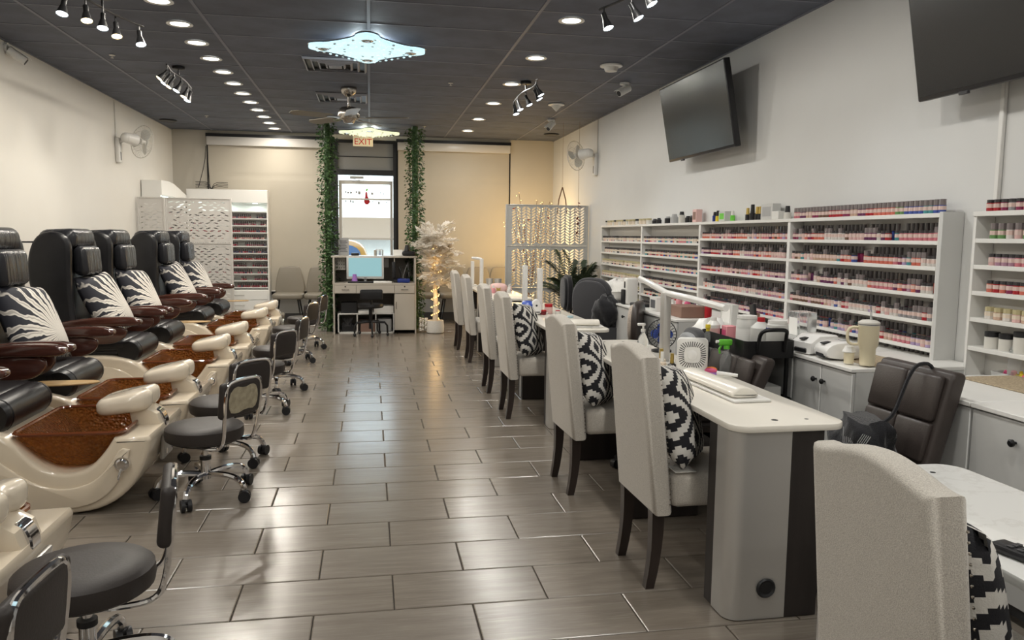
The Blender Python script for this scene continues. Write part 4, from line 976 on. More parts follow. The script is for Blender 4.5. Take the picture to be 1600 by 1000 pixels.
# jar kinds: meshes shared, colour carried by each object
def jar_mesh(name, r, h, lid_h, lid, label, n=8):
    g = G(); g.lathe([(r*.92, 0), (r, .002), (r, h), (r*.9, h+.001)], 'tint', n)
    if label: g.lathe([(r*1.02, h*.42), (r*1.02, h*.92)], label, n, cap=False)
    g.lathe([(r*.96, h+.0015), (r*.96, h+lid_h), (r*.80, h+lid_h+.001)], lid, n); return g.mesh(name)
def bottle_mesh(name, r, h, cap_h, n=8):
    g = G(); g.lathe([(r*.95, 0), (r, .002), (r, h*.85), (r*.55, h)], 'tint', n); g.lathe([(r*.80, h+.0005), (r*.74, h+cap_h)], 'polish_cap', n); return g.mesh(name)
JAR = jar_mesh('powder_jar', .0188, .040, .016, 'jar_lid', 'jar_label'); JARB = jar_mesh('powder_jar', .0188, .042, .032, 'jar_lid_clear', 'jar_label')
TUB = jar_mesh('gel_pot', .0245, .040, .022, 'jar_lid', 'label_cream'); GOLD = jar_mesh('gel_pot', .0225, .036, .022, 'lid_gold', 'label_cream'); BOT = bottle_mesh('polish_bottle', .0165, .056, .042)
PAL = {'pink': (.62, .20, .24), 'coral': (.66, .17, .12), 'pale pink': (.72, .46, .44), 'red': (.42, .02, .03), 'berry': (.26, .03, .09), 'plum': (.14, .03, .10), 'nude': (.58, .40, .30), 'mauve': (.45, .26, .34), 'pearl': (.70, .66, .62), 'teal': (.08, .30, .32), 'blue': (.06, .10, .36), 'lilac': (.44, .34, .55), 'grey': (.30, .29, .30), 'brown': (.17, .09, .06), 'green': (.14, .30, .10), 'yellow': (.66, .55, .06), 'black': (.02, .02, .025)}
rj = random.Random(21)
cand = []        # (kind, mesh, colour name, pos, label-fragment, scale)
warmset = ['pink', 'coral', 'pale pink', 'red', 'berry', 'nude', 'mauve', 'pale pink', 'pink', 'pearl', 'plum']
mixset = warmset+['teal', 'grey', 'brown', 'lilac', 'pearl', 'blue']
LVN = ['lowest', 'second-lowest', 'third-lowest', 'third-highest', 'second-highest', 'highest']
for bay in range(4):
    lv = LV_NEAR if bay < 2 else LV_FAR
    for li, z in enumerate(lv):
        y = SY[bay+1]-.055; k = 0
        base = rj.choice(warmset); run = 0; miss = 0
        while y > SY[bay]+.045:
            if run <= 0:
                base = rj.choice(warmset if (bay == 1 or li > 2) else mixset); run = rj.randint(3, 9)
                if rj.random() < .16: y -= rj.uniform(.03, .10)
                if y < SY[bay]+.045: break
            run -= 1; k += 1
            c_ = base if rj.random() < .72 else rj.choice(mixset)
            if bay < 2:
                cand.append(('powder jar', JAR if rj.random() < .8 else JARB, c_, (SX+.024+rj.uniform(-.002, .002), y, z), bay, li, k))
                if rj.random() < .94: cand.append(('polish bottle', BOT, rj.choice(mixset), (SX+.082+rj.uniform(-.003, .003), y+rj.uniform(-.003, .003), z+.0), bay, li, k))
                y -= .0395
            elif bay == 2:
                cand.append(('gel pot', TUB, rj.choice(mixset+['black', 'pearl', 'blue']), (SX+.03+rj.uniform(-.003, .006), y, z), bay, li, k)); y -= .050
            else:
                cand.append(('gel pot', TUB if li > 3 else GOLD, rj.choice(['nude', 'pearl', 'pale pink', 'pearl', 'black', 'grey']), (SX+.03, y, z), bay, li, k)); y -= .047
# the row of jars standing along the top of the nearest bay, two deep
k = 0; y = SY[1]-.03
topcol = ['pink', 'plum', 'nude', 'berry', 'brown', 'red', 'red', 'berry', 'nude', 'plum', 'red', 'coral', 'coral', 'green', 'blue', 'blue', 'teal', 'blue']
while y > SY[0]+.03:
    k += 1; c_ = topcol[min(len(topcol)-1, int((SY[1]-y)/(SY[1]-SY[0])*len(topcol)))]
    cand.append(('powder jar', JARB, c_, (SX+.040, y, ST_TOP), 0, 6, k)); y -= .0395
# second unit
for li, z in enumerate(LV2):
    y = 3.48-.05; k = 0
    base = rj.choice(warmset)
    while y > 2.15:
        k += 1
        if li in (3, 4): cand.append(('powder jar', JAR, rj.choice(['red', 'berry', 'coral'] if li == 3 else ['pale pink', 'pink', 'mauve']), (SX+.03, y-.06, z), 4, li, k)); y -= .040
        elif li == 2: cand.append(('gel pot', GOLD, rj.choice(['nude', 'pearl', 'pale pink']), (SX+.035, y-.06, z), 4, li, k)); y -= .056
        elif li == 5: cand.append(('powder jar', JARB, rj.choice(['green', 'pearl', 'grey', 'pale pink']), (SX+.035, y-.05, z), 4, li, k)); y -= .050
        else: break
    if li == 5:
        for j in range(12): cand.append(('powder jar', JAR, rj.choice(['berry', 'red', 'pink', 'grey']), (SX+.04, 3.42-.045*j, ST_TOP), 4, 6, j+1))
PLACE = ['nearest bay', 'second bay', 'third bay', 'farthest bay', 'right-hand shelf']
groups = {}
for c_ in cand: groups.setdefault(c_[0], []).append(c_)
def dist(c_):
    p = project(c_[3]); inside = -10 < p[0] < 1610 and p[2] > 0
    return (0 if inside else 1, p[2])
for kind, L in groups.items():
    L.sort(key=dist)
    solo, rest = L[:300], L[300:]
    for kd, me, cn, p, bay, li, k in solo:
        lev = 'top board' if li == 6 else LVN[li]+' board'
        lab = '%s %s, %s from left, %s, %s' % (cn, {'powder jar': 'powder jar', 'polish bottle': 'dark-capped bottle', 'gel pot': 'gel pot'}[kd], ordn(k), lev, PLACE[bay])
        o = link(me.name, me, None, loc=p, label=lab, cat='jar' if kd != 'polish bottle' else 'bottle', group=kd+'s on the wall shelves'); o.color = (*PAL[cn], 1); o.rotation_euler = (0, 0, k*1.7)
    if rest:
        # too many to build one by one: the smallest in view stay joined
        vs, fs, fm, cols = [], [], [], []
        mats = []
        for kd, me, cn, p, bay, li, k in rest:
            b0 = len(vs); vs += [(v.co.x+p[0], v.co.y+p[1], v.co.z+p[2]) for v in me.vertices]
            for pl in me.polygons:
                fs.append([b0+i for i in pl.vertices]); nm = me.materials[pl.material_index].name
                nm = 'tint_attr' if nm == 'tint' else nm
                if nm not in mats: mats.append(nm)
                fm.append(mats.index(nm))
            cols += [(*PAL[cn], 1)]*len(me.vertices)
        me = bpy.data.meshes.new('jars'); me.from_pydata(vs, [], fs)
        for nm in mats: me.materials.append(MATS[nm])
        me.polygons.foreach_set('material_index', fm)
        at = me.color_attributes.new('tint', 'FLOAT_COLOR', 'POINT'); at.data.foreach_set('color', [q for c_ in cols for q in c_])
        link('remaining_'+kind.replace(' ', '_')+'s', me, None, label='remaining small %ss crowded on the far shelf boards' % kind, cat='jars', kind='stuff')
# odds and ends on top of the run
def pot(name, label, cat, x, y, z, prof, m, cap=None, n=14):
    t = thing(name, label, cat, (x, y, z)); q = G(); q.lathe(prof, m, n); q.build('body', t)
    if cap: q = G(); q.lathe(cap[0], cap[1], n); q.build('cap', t)
    return t
XT = SX+.05; ZT = ST_TOP+.0005
for i, (y, r, h, m, cm, ch_, l) in enumerate([(8.10, .03, .035, 'black_plastic', 'dark_grey_plastic', .02, 'low black jar on the far shelf top'), (7.98, .028, .04, 'black_plastic', 'black_plastic', .02, 'squat black jar right of the low one on the shelf top'), (7.72, .035, .05, 'black_plastic', 'grey_plastic', .02, 'dark jar with grey lid on shelf top'), (7.55, .04, .06, 'grey_plastic', 'grey_plastic', .03, 'wide grey tub on the shelf top'), (7.36, .032, .075, 'offwhite_plastic', 'black_plastic', .035, 'tall white jar with black lid on the shelf top'), (7.20, .03, .045, 'black_plastic', 'black_plastic', .018, 'short black jar by the brown box on shelf top'), (7.10, .028, .05, 'black_plastic', 'dark_grey_plastic', .015, 'black jar touching the brown box on shelf top'),
        (6.60, .022, .05, 'deep_blue', 'black_plastic', .035, 'small blue bottle on the shelf top'), (6.54, .02, .045, 'yellow', 'black_plastic', .05, 'small yellow bottle on the shelf top'), (6.25, .02, .045, 'green', 'white_plastic', .04, 'small green bottle on the shelf top'), (5.98, .02, .045, 'black_plastic', 'gold', .055, 'slim gold-capped bottle, left of three, on shelf top'), (5.90, .024, .055, 'black_plastic', 'black_plastic', .07, 'tall black pointed bottle on the shelf top'), (5.82, .02, .045, 'black_plastic', 'gold', .06, 'gold-capped black bottle right of the pointed one'), (5.77, .02, .045, 'black_plastic', 'gold', .06, 'last gold-capped black bottle on the shelf top'), (5.36, .026, .045, 'offwhite_plastic', 'black_plastic', .05, 'white bottle with square black cap on shelf top')]):
    pot('small_jar', l, 'jar', XT, y, ZT, [(r, 0), (r, h), (r*.8, h+.003)], m, ([(r*.75, h+.0035), (r*.6, h+ch_)], cm))
for i, y in enumerate([9.78, 9.70, 9.60, 9.5, 9.42, 9.33, 9.25, 9.15, 9.05, 8.96, 8.86, 8.74, 8.62, 8.5, 8.38, 8.26]):
    pot('gel_tub', 'cream gel tub on the farthest shelf top, %s from the left' % ordn(i+1), 'jar', XT-.01, y, ZT, [(.03, 0), (.03, .04), (.026, .042)], 'label_cream' if i % 3 else 'offwhite_plastic', ([(.031, .0425), (.030, .062)], 'lid_gold' if i % 4 else 'black_plastic'))
def carton(name, label, cat, x0, x1, y0, y1, z0, h, m, fm=None):
    t = thing(name, label, cat, ((x0+x1)/2, (y0+y1)/2, z0)); q = G(); q.rbox(-(x1-x0)/2, (x1-x0)/2, -(y1-y0)/2, (y1-y0)/2, 0, h, m, .003, 1); q.build('body', t)
    if fm: q = G(); q.box(-(x1-x0)/2-.0012, -(x1-x0)/2+.001, -(y1-y0)/2*.7, (y1-y0)/2*.7, h*.2, h*.8, fm); q.build('printed_panel', t)
    return t
carton('cardboard_box', 'tall pinkish-brown box on the shelf top', 'box', XT-.03, XT+.03, 6.94, 7.03, ZT, .12, 'soft_pink', 'cardboard'); carton('boxed_kit', 'grey-green box on the shelf top beside the blue bottle', 'box', XT-.03, XT+.03, 6.34, 6.46, ZT, .085, 'grey_laminate', 'green')
carton('storage_box', 'pale grey clear-fronted box on the shelf top', 'box', XT-.035, XT+.035, 5.52, 5.70, ZT, .12, 'grey_laminate', 'print_grey'); carton('tissue_pack', 'crumpled white pack on the shelf top', 'pack', XT-.04, XT+.03, 5.42, 5.52, ZT, .06, 'white_plastic')
# tubs and a mixed basket on the separate shelf
for i, (y, r, h, m, cm, l) in enumerate([(3.36, .034, .055, 'offwhite_plastic', 'black_plastic', 'white tub with black lid, left of the separate shelf'), (3.27, .034, .055, 'offwhite_plastic', 'black_plastic', 'second black-lidded white tub on the separate shelf'), (3.18, .036, .075, 'offwhite_plastic', 'black_plastic', 'taller white tub with black lid on the separate shelf'), (3.08, .045, .09, 'offwhite_plastic', 'black_plastic', 'largest black-lidded white tub on the separate shelf'), (2.97, .034, .05, 'soft_pink', 'white_plastic', 'pinkish tub on the separate shelf'), (2.88, .034, .05, 'offwhite_plastic', 'black_plastic', 'black-lidded tub near the right edge')]):
    pot('product_tub', l, 'tub', SX+.05, y, LV2[1]+.0005, [(r, 0), (r, h), (r*.95, h+.002)], m, ([(r*1.02, h+.0025), (r*1.02, h+.026)], cm))
t = thing('supply_basket', 'open basket of bright nail files and bottles on the lowest board', 'basket', (SX+.056, 3.06, LV2[0]+.001)); q = G()
q.loft([rr_ for rr_ in ([(p[0], p[1], z) for p in rrect(-.045+e, .045-e, -.26+e, .26-e, .015, 2)] for z, e in ((0, .008), (.045, 0), (.045, .004), (.004, .012)))], 'frosted_plastic'); q.build('tray', t)
for i in range(26):
    c_ = rj.choice(['hot_pink', 'red', 'yellow', 'purple', 'black_plastic', 'pink', 'white_plastic', 'orange']); q = G(); a = rj.uniform(0, pi)
    q.cyl((rj.uniform(-.025, .025), -.22+.44*i/26, .014+rj.uniform(0, .035)), (rj.uniform(-.025, .025), -.22+.44*i/26+rj.uniform(-.05, .05), .018+rj.uniform(0, .05)), .010, c_, n=8); q.build('bottle', t)
# ------------------------------------------------------------------ low cabinets along the right wall
CZ = .785; CX = 2.34
def cabinet(label, y0, y1, doors, knobs, grp='low grey cabinets along the right wall'):
    t = thing('low_cabinet', label, 'cabinet', ((CX+XR)/2, y0, 0), 0, grp); h = (XR-.014-CX)/2; L = y1-y0; c0 = -(XR-CX)/2
    q = G(); q.box(c0+.02, c0+XR-CX-.016, .002, L-.002, .06, CZ-.02, 'grey_laminate'); q.box(c0+.06, c0+XR-CX-.016, .01, L-.01, .0, .06, 'baseboard'); q.build('carcass', t)
    q = G(); q.rbox(c0-.008, c0+XR-CX-.014, .0, L, CZ-.0195, CZ, 'white_laminate', .003, 1); q.build('top', t)
    for i in range(doors):
        a, b_ = L*i/doors+.004, L*(i+1)/doors-.004
        q = G(); q.rbox(c0, c0+.019, a, b_, .07, CZ-.026, 'grey_laminate', .003, 1); d = q.build('door', t)
        ky = knobs[i]
        q = G(); q.lathe([(.005, 0), (.005, .012), (.014, .016), (.015, .024), (.009, .030)], 'black_metal', 12, TR((c0-.0005, ky-y0, CZ-.105), ry=-pi/2)); q.build('knob', d)
cabinet('low grey cabinet with two knobs under the cream tumbler', 3.47, 4.02, 2, (3.705, 3.785)); cabinet('low grey cabinet half hidden behind the black trolley', 4.03, 4.70, 2, (4.33, 4.41)); cabinet('low grey cabinet beyond the trolley under the bucket', 4.71, 5.36, 2, (5.0, 5.08))
cabinet('narrow grey cabinet beyond the lamp stem', 5.76, 6.215, 1, (5.95,)); cabinet('far grey cabinet with two spaced knobs', 6.22, 7.28, 2, (6.49, 7.02))
cabinet('grey cabinet at the right edge behind the quilted chair', 2.69, 3.24, 1, (3.1,)); cabinet('nearest grey cabinet with one knob at the right edge', 1.70, 2.685, 2, (2.12, 2.46))
ZC_ = CZ+.0008
q = G(); q.rbox(-.13, .13, -.24, .26, 0, .006, 'mat_straw', .002, 1); q.build('straw_mat', loc=(2.60, 3.76, ZC_), label='straw mat under the machines on the knob cabinet', cat='mat')
q = G(); q.rbox(-.15, .15, -.20, .20, 0, .006, 'mat_straw', .002, 1); q.build('straw_mat', loc=(2.84, 2.98, ZC_), label='straw mat at the back of the right-edge cabinet', cat='mat')
# insulated tumbler with handle and straw
t = thing('tumbler', 'large cream insulated tumbler with handle and straw', 'tumbler', (2.455, 3.53, ZC_+.0065))
q = G(); q.lathe([(.033, 0), (.036, .003), (.038, .085), (.049, .105), (.050, .20), (.051, .203)], 'cream_enamel', 24); q.build('body', t)
q = G(); q.tube(smooth([(-.045, .02, .19), (-.072, .035, .192), (-.09, .042, .17), (-.088, .042, .12), (-.072, .035, .102), (-.04, .02, .105)], 2), .0075, 'cream_enamel', 8); q.build('handle', t)
q = G(); q.lathe([(.052, .203), (.052, .218), (.035, .228), (.010, .231)], 'offwhite_plastic', 24); ld = q.build('lid', t)
q = G(); q.lathe([(.0525, .206), (.0525, .210)], 'print_dark', 24, cap=False); q.build('seal_ring', ld)
q = G(); q.cyl((.01, 0, .225), (.004, 0, .30), .005, 'clear_plastic', n=8); q.build('straw', t)
t = thing('spice_cup', 'small tan cup with paper lid beside the tumbler', 'cup', (2.40, 3.60, ZC_+.0065)); q = G(); q.lathe([(.024, 0), (.026, .055)], 'cream_enamel', 14); q.build('body', t); q = G(); q.lathe([(.027, .0555), (.034, .06), (.02, .088), (.004, .09)], 'paper', 7); q.build('paper_cover', t)
# nail lamps (UV curing machines)
for i, (x, y, rz, l) in enumerate([(2.46, 3.78, -8, 'white domed nail curing lamp next to the tumbler'), (2.45, 3.99, 8, 'white angular nail curing lamp behind the domed one')]):
    t = thing('curing_lamp', l, 'nail lamp', (x, y, ZC_+.0065), RAD(rz), 'nail curing lamps')
    sh = smooth([(-.10, 0), (-.11, .05), (-.07, .085), (.02, .095), (.09, .08), (.105, .0)], 2, True) if i == 0 else [(-.10, 0), (-.10, .06), (-.04, .10), (.08, .10), (.10, .07), (.10, 0)]
    q = G(); q.slab(sh, .17, 'white_gloss', .014, 2, xz(.085)); q.build('housing', t)
    q = G(); q.rbox(-.106, -.092, -.05, .05, .004, .03, 'black_plastic', .004, 1); q.build('hand_slot', t)
    q = G(); q.rbox(-.085, -.04, -.02, .02, .086, .094, 'black_plastic', .002, 1, TR(ry=RAD(-8))); q.build('display', t)
    q = G(); q.lathe([(.02, .09), (.022, .0945), (.018, .0965)], 'grey_plastic', 14, Matrix.Translation((.02, 0, 0))); q.build('button', t)
q = G(); q.lathe([(.022, 0), (.026, .075), (.027, .078)], 'amber_liquid', 14); q.lathe([(.0275, .0785), (.0275, .086)], 'white_plastic', 14); q.build('amber_cup', loc=(2.53, 4.20, ZC_), label='small amber cup with white rim by the trolley', cat='cup')
# blue bottle with label on the right cabinet
t = thing('water_bottle', 'pale blue plastic bottle behind the quilted chair', 'bottle', (3.0, 3.20, ZC_+.0005)); q = G(); q.lathe([(.026, 0), (.028, .004), (.028, .08), (.026, .088), (.028, .096), (.024, .125), (.011, .145), (.011, .155)], 'clear_plastic', 16); q.build('body', t); q = G(); q.lathe([(.013, .1555), (.013, .172)], 'white_plastic', 14); q.build('cap', t)
# black bag slung on the quilted chair
t = thing('shoulder_bag', 'crumpled black bag with mesh pocket on the quilted chair', 'bag', (2.035, 2.90, .485), RAD(-88))
def bag(u, v):
    a = 2*pi*u; r = .5+.5*sin(pi*min(1, v*1.15))
    rx = .195*(1-.40*v*v)*(1+.10*sin(5*a+7*v)+.06*sin(11*a+3+9*v)); ry = .115*(1-.5*v)*(1+.15*sin(4*a+9*v)+.06*sin(13*a+5*v))
    return (rx*cos(a)*(1 if v > .02 else .92)+.02*sin(9*v), ry*sin(a)-.02, .200*v+.014*sin(3*a+8*v)*min(1, 3*v))
q = G(); q.grid(bag, 40, 16, 'black_fabric'); q.add([bag(i/40, 1) for i in range(40)]+[bag(i/40, 0) for i in range(40)], [tuple(range(40)), tuple(range(79, 39, -1))], 'black_fabric'); b_ = q.build('body', t, 60)
q = G()
for k in range(9):
    q.tube([(-.01+.013*k*.9, -.105-.004*sin(k), .05), (.02+.013*k*.9, -.100, .10), (.045+.013*k*.9, -.085, .155)], .0016, 'grey_plastic', 4)
    q.tube([(.10-.013*k*.9, -.104, .05), (.08-.013*k*.9, -.100, .10), (.06-.013*k*.9, -.086, .155)], .0016, 'grey_plastic', 4)
q.build('mesh_pocket', b_, kind='stuff')
q = G(); q.tube(smooth([(.03, .03, .17), (.045, .085, .21), (.05, .115, .30), (.052, .145, .385), (.055, .18, .432), (.06, .25, .428), (.06, .27, .30)], 2), .008, 'black_fabric', 6); q.build('strap', t)

# black utility trolley with supplies
t = thing('trolley', 'black three-tier utility trolley between table and cabinets', 'trolley', (2.165, 4.29, 0))
def tray(z, dep):
    q = G(); R_ = lambda e, zz: [(p[0], p[1], zz) for p in rrect(-.15+e, .15-e, -.33+e, .27-e, .03, 3)]
    q.loft([R_(0, z), R_(0, z+dep), R_(.004, z+dep), R_(.004, z+.006)], 'black_metal'); q.build('tray', t)
for z in (.12, .44, .765): tray(z, .095)
for x in (-.13, .13):
    for y in (-.27, .21):
        q = G(); q.tube([(x, y, .05), (x, y, .765)], .012, 'black_metal'); q.build('post', t)
for x, y in ((-.11, -.29), (.11, -.29), (-.11, .23), (.11, .23)):
    q = G(); q.cyl((x-.012, y, .027), (x+.012, y, .027), .026, 'black_plastic', n=12); q.cyl((x, y, .04), (x, y, .12), .01, 'black_metal', n=8); q.build('caster', t)
q = G(); q.tube(smooth([(-.08, -.335, .80), (-.08, -.345, .89), (-.07, -.37, .925), (0, -.385, .93), (.07, -.37, .925), (.08, -.345, .89), (.08, -.335, .80)], 2), .011, 'black_metal'); q.build('handle', t)
TZ_ = .7725
def bottle(name, label, cat, x, y, z, prof, m, capprof, cm, extra=None, n=18):
    t = thing(name, label, cat, (x, y, z)); q = G(); q.lathe(prof, m, n); q.build('body', t); q = G(); q.lathe(capprof, cm, n); q.build('cap', t); return t
t = bottle('plastic_jug', 'frosted white round jug with lid on the trolley', 'jug', 2.19, 4.30, TZ_, [(.058, 0), (.062, .006), (.062, .16), (.052, .178)], 'frosted_plastic', [(.057, .1785), (.057, .196), (.02, .20)], 'white_plastic')
q = G(); q.tube(smooth([(.06, 0, .05), (.095, 0, .06), (.10, 0, .12), (.06, 0, .15)], 2), .009, 'frosted_plastic'); q.build('handle', t)
q = G(); q.lathe([(.0625, .03), (.0625, .12)], 'paper', 18, cap=False); q.build('label_band', t)
t = bottle('plastic_jug', 'square milky jug with red cap on the trolley', 'jug', 2.20, 4.15, TZ_, [(.055, 0), (.058, .006), (.058, .14), (.022, .175)], 'frosted_plastic', [(.022, .1755), (.021, .20)], 'red', n=4+8)
t = bottle('canister', 'tall frosted canister with blue tab on the trolley', 'canister', 2.235, 4.03, TZ_, [(.055, 0), (.058, .006), (.058, .17), (.05, .18)], 'frosted_plastic', [(.052, .1805), (.052, .195)], 'white_plastic'); q = G(); q.rbox(-.06, -.03, -.02, .02, .14, .155, 'deep_blue', .004, 1); q.build('tab', t)
carton('tissue_box', 'clear plastic dispenser of wipes on the cabinet behind the trolley', 'dispenser', 2.62, 2.74, 4.46, 4.60, ZC_, .18, 'clear_plastic', 'paper')
carton('glove_box', 'pink box standing in the trolley', 'box', 2.11, 2.18, 4.40, 4.47, TZ_, .12, 'pink', 'hot_pink')
t = bottle('lotion_bottle', 'white bottle with pink label leaning at the trolley end', 'bottle', 2.07, 4.50, TZ_, [(.04, 0), (.042, .004), (.042, .12), (.02, .145)], 'white_plastic', [(.02, .1455), (.018, .165)], 'white_plastic'); q = G(); q.lathe([(.0425, .02), (.0425, .10)], 'soft_pink', 18, cap=False); q.build('label_band', t)
t = bottle('spray_bottle', 'small spray bottle with yellow head hooked on the trolley', 'bottle', 1.990, 4.40, .80, [(.016, 0), (.018, .003), (.018, .05), (.008, .065)], 'clear_plastic', [(.011, .0655), (.011, .08), (.016, .085), (.014, .105)], 'yellow')
t = bottle('spray_bottle', 'clear spray bottle with green trigger hung on the trolley', 'bottle', 1.972, 4.10, .63, [(.034, 0), (.037, .004), (.037, .10), (.03, .13), (.014, .155), (.014, .17)], 'clear_plastic', [(.017, .1705), (.017, .19)], 'green')
q = G(); q.rbox(-.05, .03, -.012, .012, .19, .225, 'green', .008, 2); q.tube([(-.03, 0, .195), (-.045, 0, .17), (-.04, 0, .145)], .006, 'green', 6); q.cyl((-.05, 0, .212), (-.066, 0, .212), .009, 'white_plastic', n=10); q.build('trigger', t)
carton('storage_bin', 'clear plastic bin on the middle tier of the trolley', 'bin', 2.08, 2.26, 4.00, 4.25, .4475, .15, 'frosted_plastic')
# bags of supplies piled beyond the trolley
def blob(name, label, cat, loc, d, m, seed, T=None, parts=()):
    t = thing(name, label, cat, loc); r_ = random.Random(seed); ph = [r_.uniform(0, 6) for _ in range(6)]
    def f(u, v):
        a = 2*pi*u; b_ = pi*(v-.5); k = 1+.12*sin(3*a+ph[0])*cos(2*b_+ph[1])+.07*sin(7*a+ph[2]+4*b_)+.05*sin(11*b_+ph[3])
        return (d[0]*k*cos(b_)*cos(a), d[1]*k*cos(b_)*sin(a), max(0, d[2]*(1+sin(b_)*k)))
    q = G(); q.grid(f, 24, 14, m); q.build('body', t, 60)
    for nm, args, mm in parts:
        q = G(); q.ell(args[0], args[1], mm, 10, 8); q.build(nm, t)
    return t
blob('supply_bag', 'full white plastic bag with pink print beyond the trolley', 'bag', (2.18, 4.78, .55), (.15, .13, .17), 'white_plastic', 4, parts=[('printed_label', ((-.12, -.05, .17), (.03, .05, .07)), 'soft_pink')])
q = G(); q.box(-.13, .13, -.12, .12, 0, .548, 'dark_grey_plastic'); q.build('side_stand', loc=(2.18, 4.78, 0), label='dark side stand under the white supply bag', cat='stand')
# things on the far cabinets
t = thing('sanitiser_dispenser', 'tall white standing dispenser on the far cabinet', 'dispenser', (2.44, 7.16, ZC_)); q = G(); q.rbox(-.06, .06, -.05, .05, 0, .25, 'white_plastic', .02, 3); q.build('body', t); q = G(); q.rbox(-.0615, -.04, -.025, .025, .15, .22, 'black_plastic', .008, 2); q.build('sensor_window', t); q = G(); q.rbox(-.085, -.0605, -.035, .035, .0, .14, 'black_plastic', .006, 2); q.build('drip_tray', t)
q = G(); q.slab(rrect(-.09, .09, -.13, .13, .06, 4), .028, 'black_plastic', .008, 2); q.build('black_tray', loc=(2.47, 6.92, ZC_), label='low oval black tray on the far cabinet', cat='tray')
t = carton('picture_box', 'dark boxed sample panel with white frame on the far cabinet', 'box', 2.42, 2.52, 6.42, 6.58, ZC_, .12, 'white_plastic', 'print_dark')
t = carton('brown_case', 'reddish-brown box on the narrow far cabinet', 'box', 2.42, 2.62, 5.86, 6.12, ZC_, .09, 'brown_box')
for i, (y, x, c_, h) in enumerate([(6.70, 2.50, 'pale_blue', .10), (6.64, 2.56, 'blue', .13), (6.30, 2.58, 'pink', .14), (6.24, 2.50, 'white_plastic', .09), (5.80, 2.62, 'red', .15), (6.78, 2.62, 'white_plastic', .12), (6.36, 2.68, 'hot_pink', .10)]):
    bottle('product_bottle', ['pale blue', 'blue', 'pink', 'short white', 'red', 'tall white', 'hot pink'][i]+' product bottle on the far cabinets', 'bottle', x, y, ZC_, [(.026, 0), (.028, .003), (.028, h*.75), (.012, h)], c_, [(.013, h+.0005), (.013, h+.03)], 'white_plastic' if i % 2 else 'black_plastic', n=12)
t = carton('document_holder', 'clear wall holder with papers by the lamp head', 'holder', 2.50, 2.55, 5.14, 5.32, ZC_, .17, 'frosted_plastic', 'paper')
t = bottle('jar_pair', 'white jar with black eyes-like lid prints by the holder', 'jar', 2.56, 4.92, ZC_, [(.035, 0), (.037, .004), (.037, .10), (.03, .11)], 'white_plastic', [(.034, .1105), (.034, .135)], 'brown_box')
q = G(); q.rbox(-.012, .012, -.03, .03, 0, .20, 'black_plastic', .006, 2, TR(rx=RAD(-12))); q.build('black_handset', loc=(2.50, 4.80, ZC_+.004), label='upright black handset beside the white jar', cat='handset')
# fabric-covered pile and hanging black bag near the palm
blob('towel_pile', 'pale green heap of folded towels beyond the fleece chair', 'towels', (2.52, 7.82, .70), (.20, .26, .14), 'white_cloth', 9)
q = G(); q.rbox(-.24, .24, -.30, .30, 0, .69, 'dark_grey_plastic', .01, 1); q.build('dark_cart', loc=(2.58, 7.84, 0), label='dark cart holding the towel heap', cat='cart')
blob('black_bag', 'bulging black bag between the fleece chair and dispenser', 'bag', (2.27, 7.38, .55), (.13, .16, .15), 'black_fabric', 12)
q = G(); q.box(-.12, .12, -.13, .13, 0, .548, 'dark_grey_plastic'); q.build('side_stand', loc=(2.27, 7.38, 0), label='dark side stand under the bulging black bag', cat='stand')

# ------------------------------------------------------------------ things on the nail tables
ZT_ = TZ+.0008
def desk_lamp(label, x, y, arm1, arm2, h, rz=0, wide=True):
    t = thing('desk_lamp', label, 'lamp', (x, y, ZT_), rz, 'white nail desk lamps')
    q = G(); q.rbox(-.06, .06, -.09, .09, 0, .014, 'white_plastic', .006, 2); q.build('base', t)
    q = G(); q.rbox(-.022, .022, -.030, .030, .0145, h, 'satin_silver' if wide else 'white_plastic', .008, 2); q.build('stem', t)
    for e in (arm1, arm2):
        if e is None: continue
        q = G(); q.tube([(0, 0, h-.005), (e[0]*.5, e[1]*.5, (h+e[2])/2), e], [.017, .018, .016], 'white_gloss', 12); q.build('lamp_arm', t)
    return t
desk_lamp('white twin-armed desk lamp on the fan table', 1.555, 3.98, (.03, .50, .43), (.05, -.62, .355), .385)
desk_lamp('white column lamp, left of the pair on the second table', 1.352, 6.86, None, None, .415, wide=False); desk_lamp('white column lamp, right of the pair on the second table', 1.462, 6.74, None, None, .395, wide=False)
desk_lamp('white goose-necked desk lamp on the farthest table', 1.43, 10.2, (-.13, .02, .385), None, .375, wide=False)
desk_lamp('slim white lamp post at the far end of the farthest table', 1.36, 10.58, None, None, .33, wide=False)
# hand cushions
def hand_cushion(label, x, y, rz, L=.55):
    t = thing('hand_cushion', label, 'cushion', (x, y, ZT_), rz)
    q = G(); q.rbox(-.085, .085, -L/2, L/2, 0, .012, 'white_laminate', .005, 2); q.build('board', t)
    q = G(); q.slab(smooth([(-.08, .0125), (-.078, .04), (-.045, .062), (.01, .056), (.04, .035), (.045, .0125)], 2, True), L-.06, 'table_cream', .012, 3, xz(L/2-.03)); q.build('pad', t, 60)
hand_cushion('long cream hand cushion on the fan table', 1.540, 3.25, RAD(2), .58); hand_cushion('cream hand cushion across the near end of the twin-lamp table', 1.52, 5.70, RAD(84), .40)
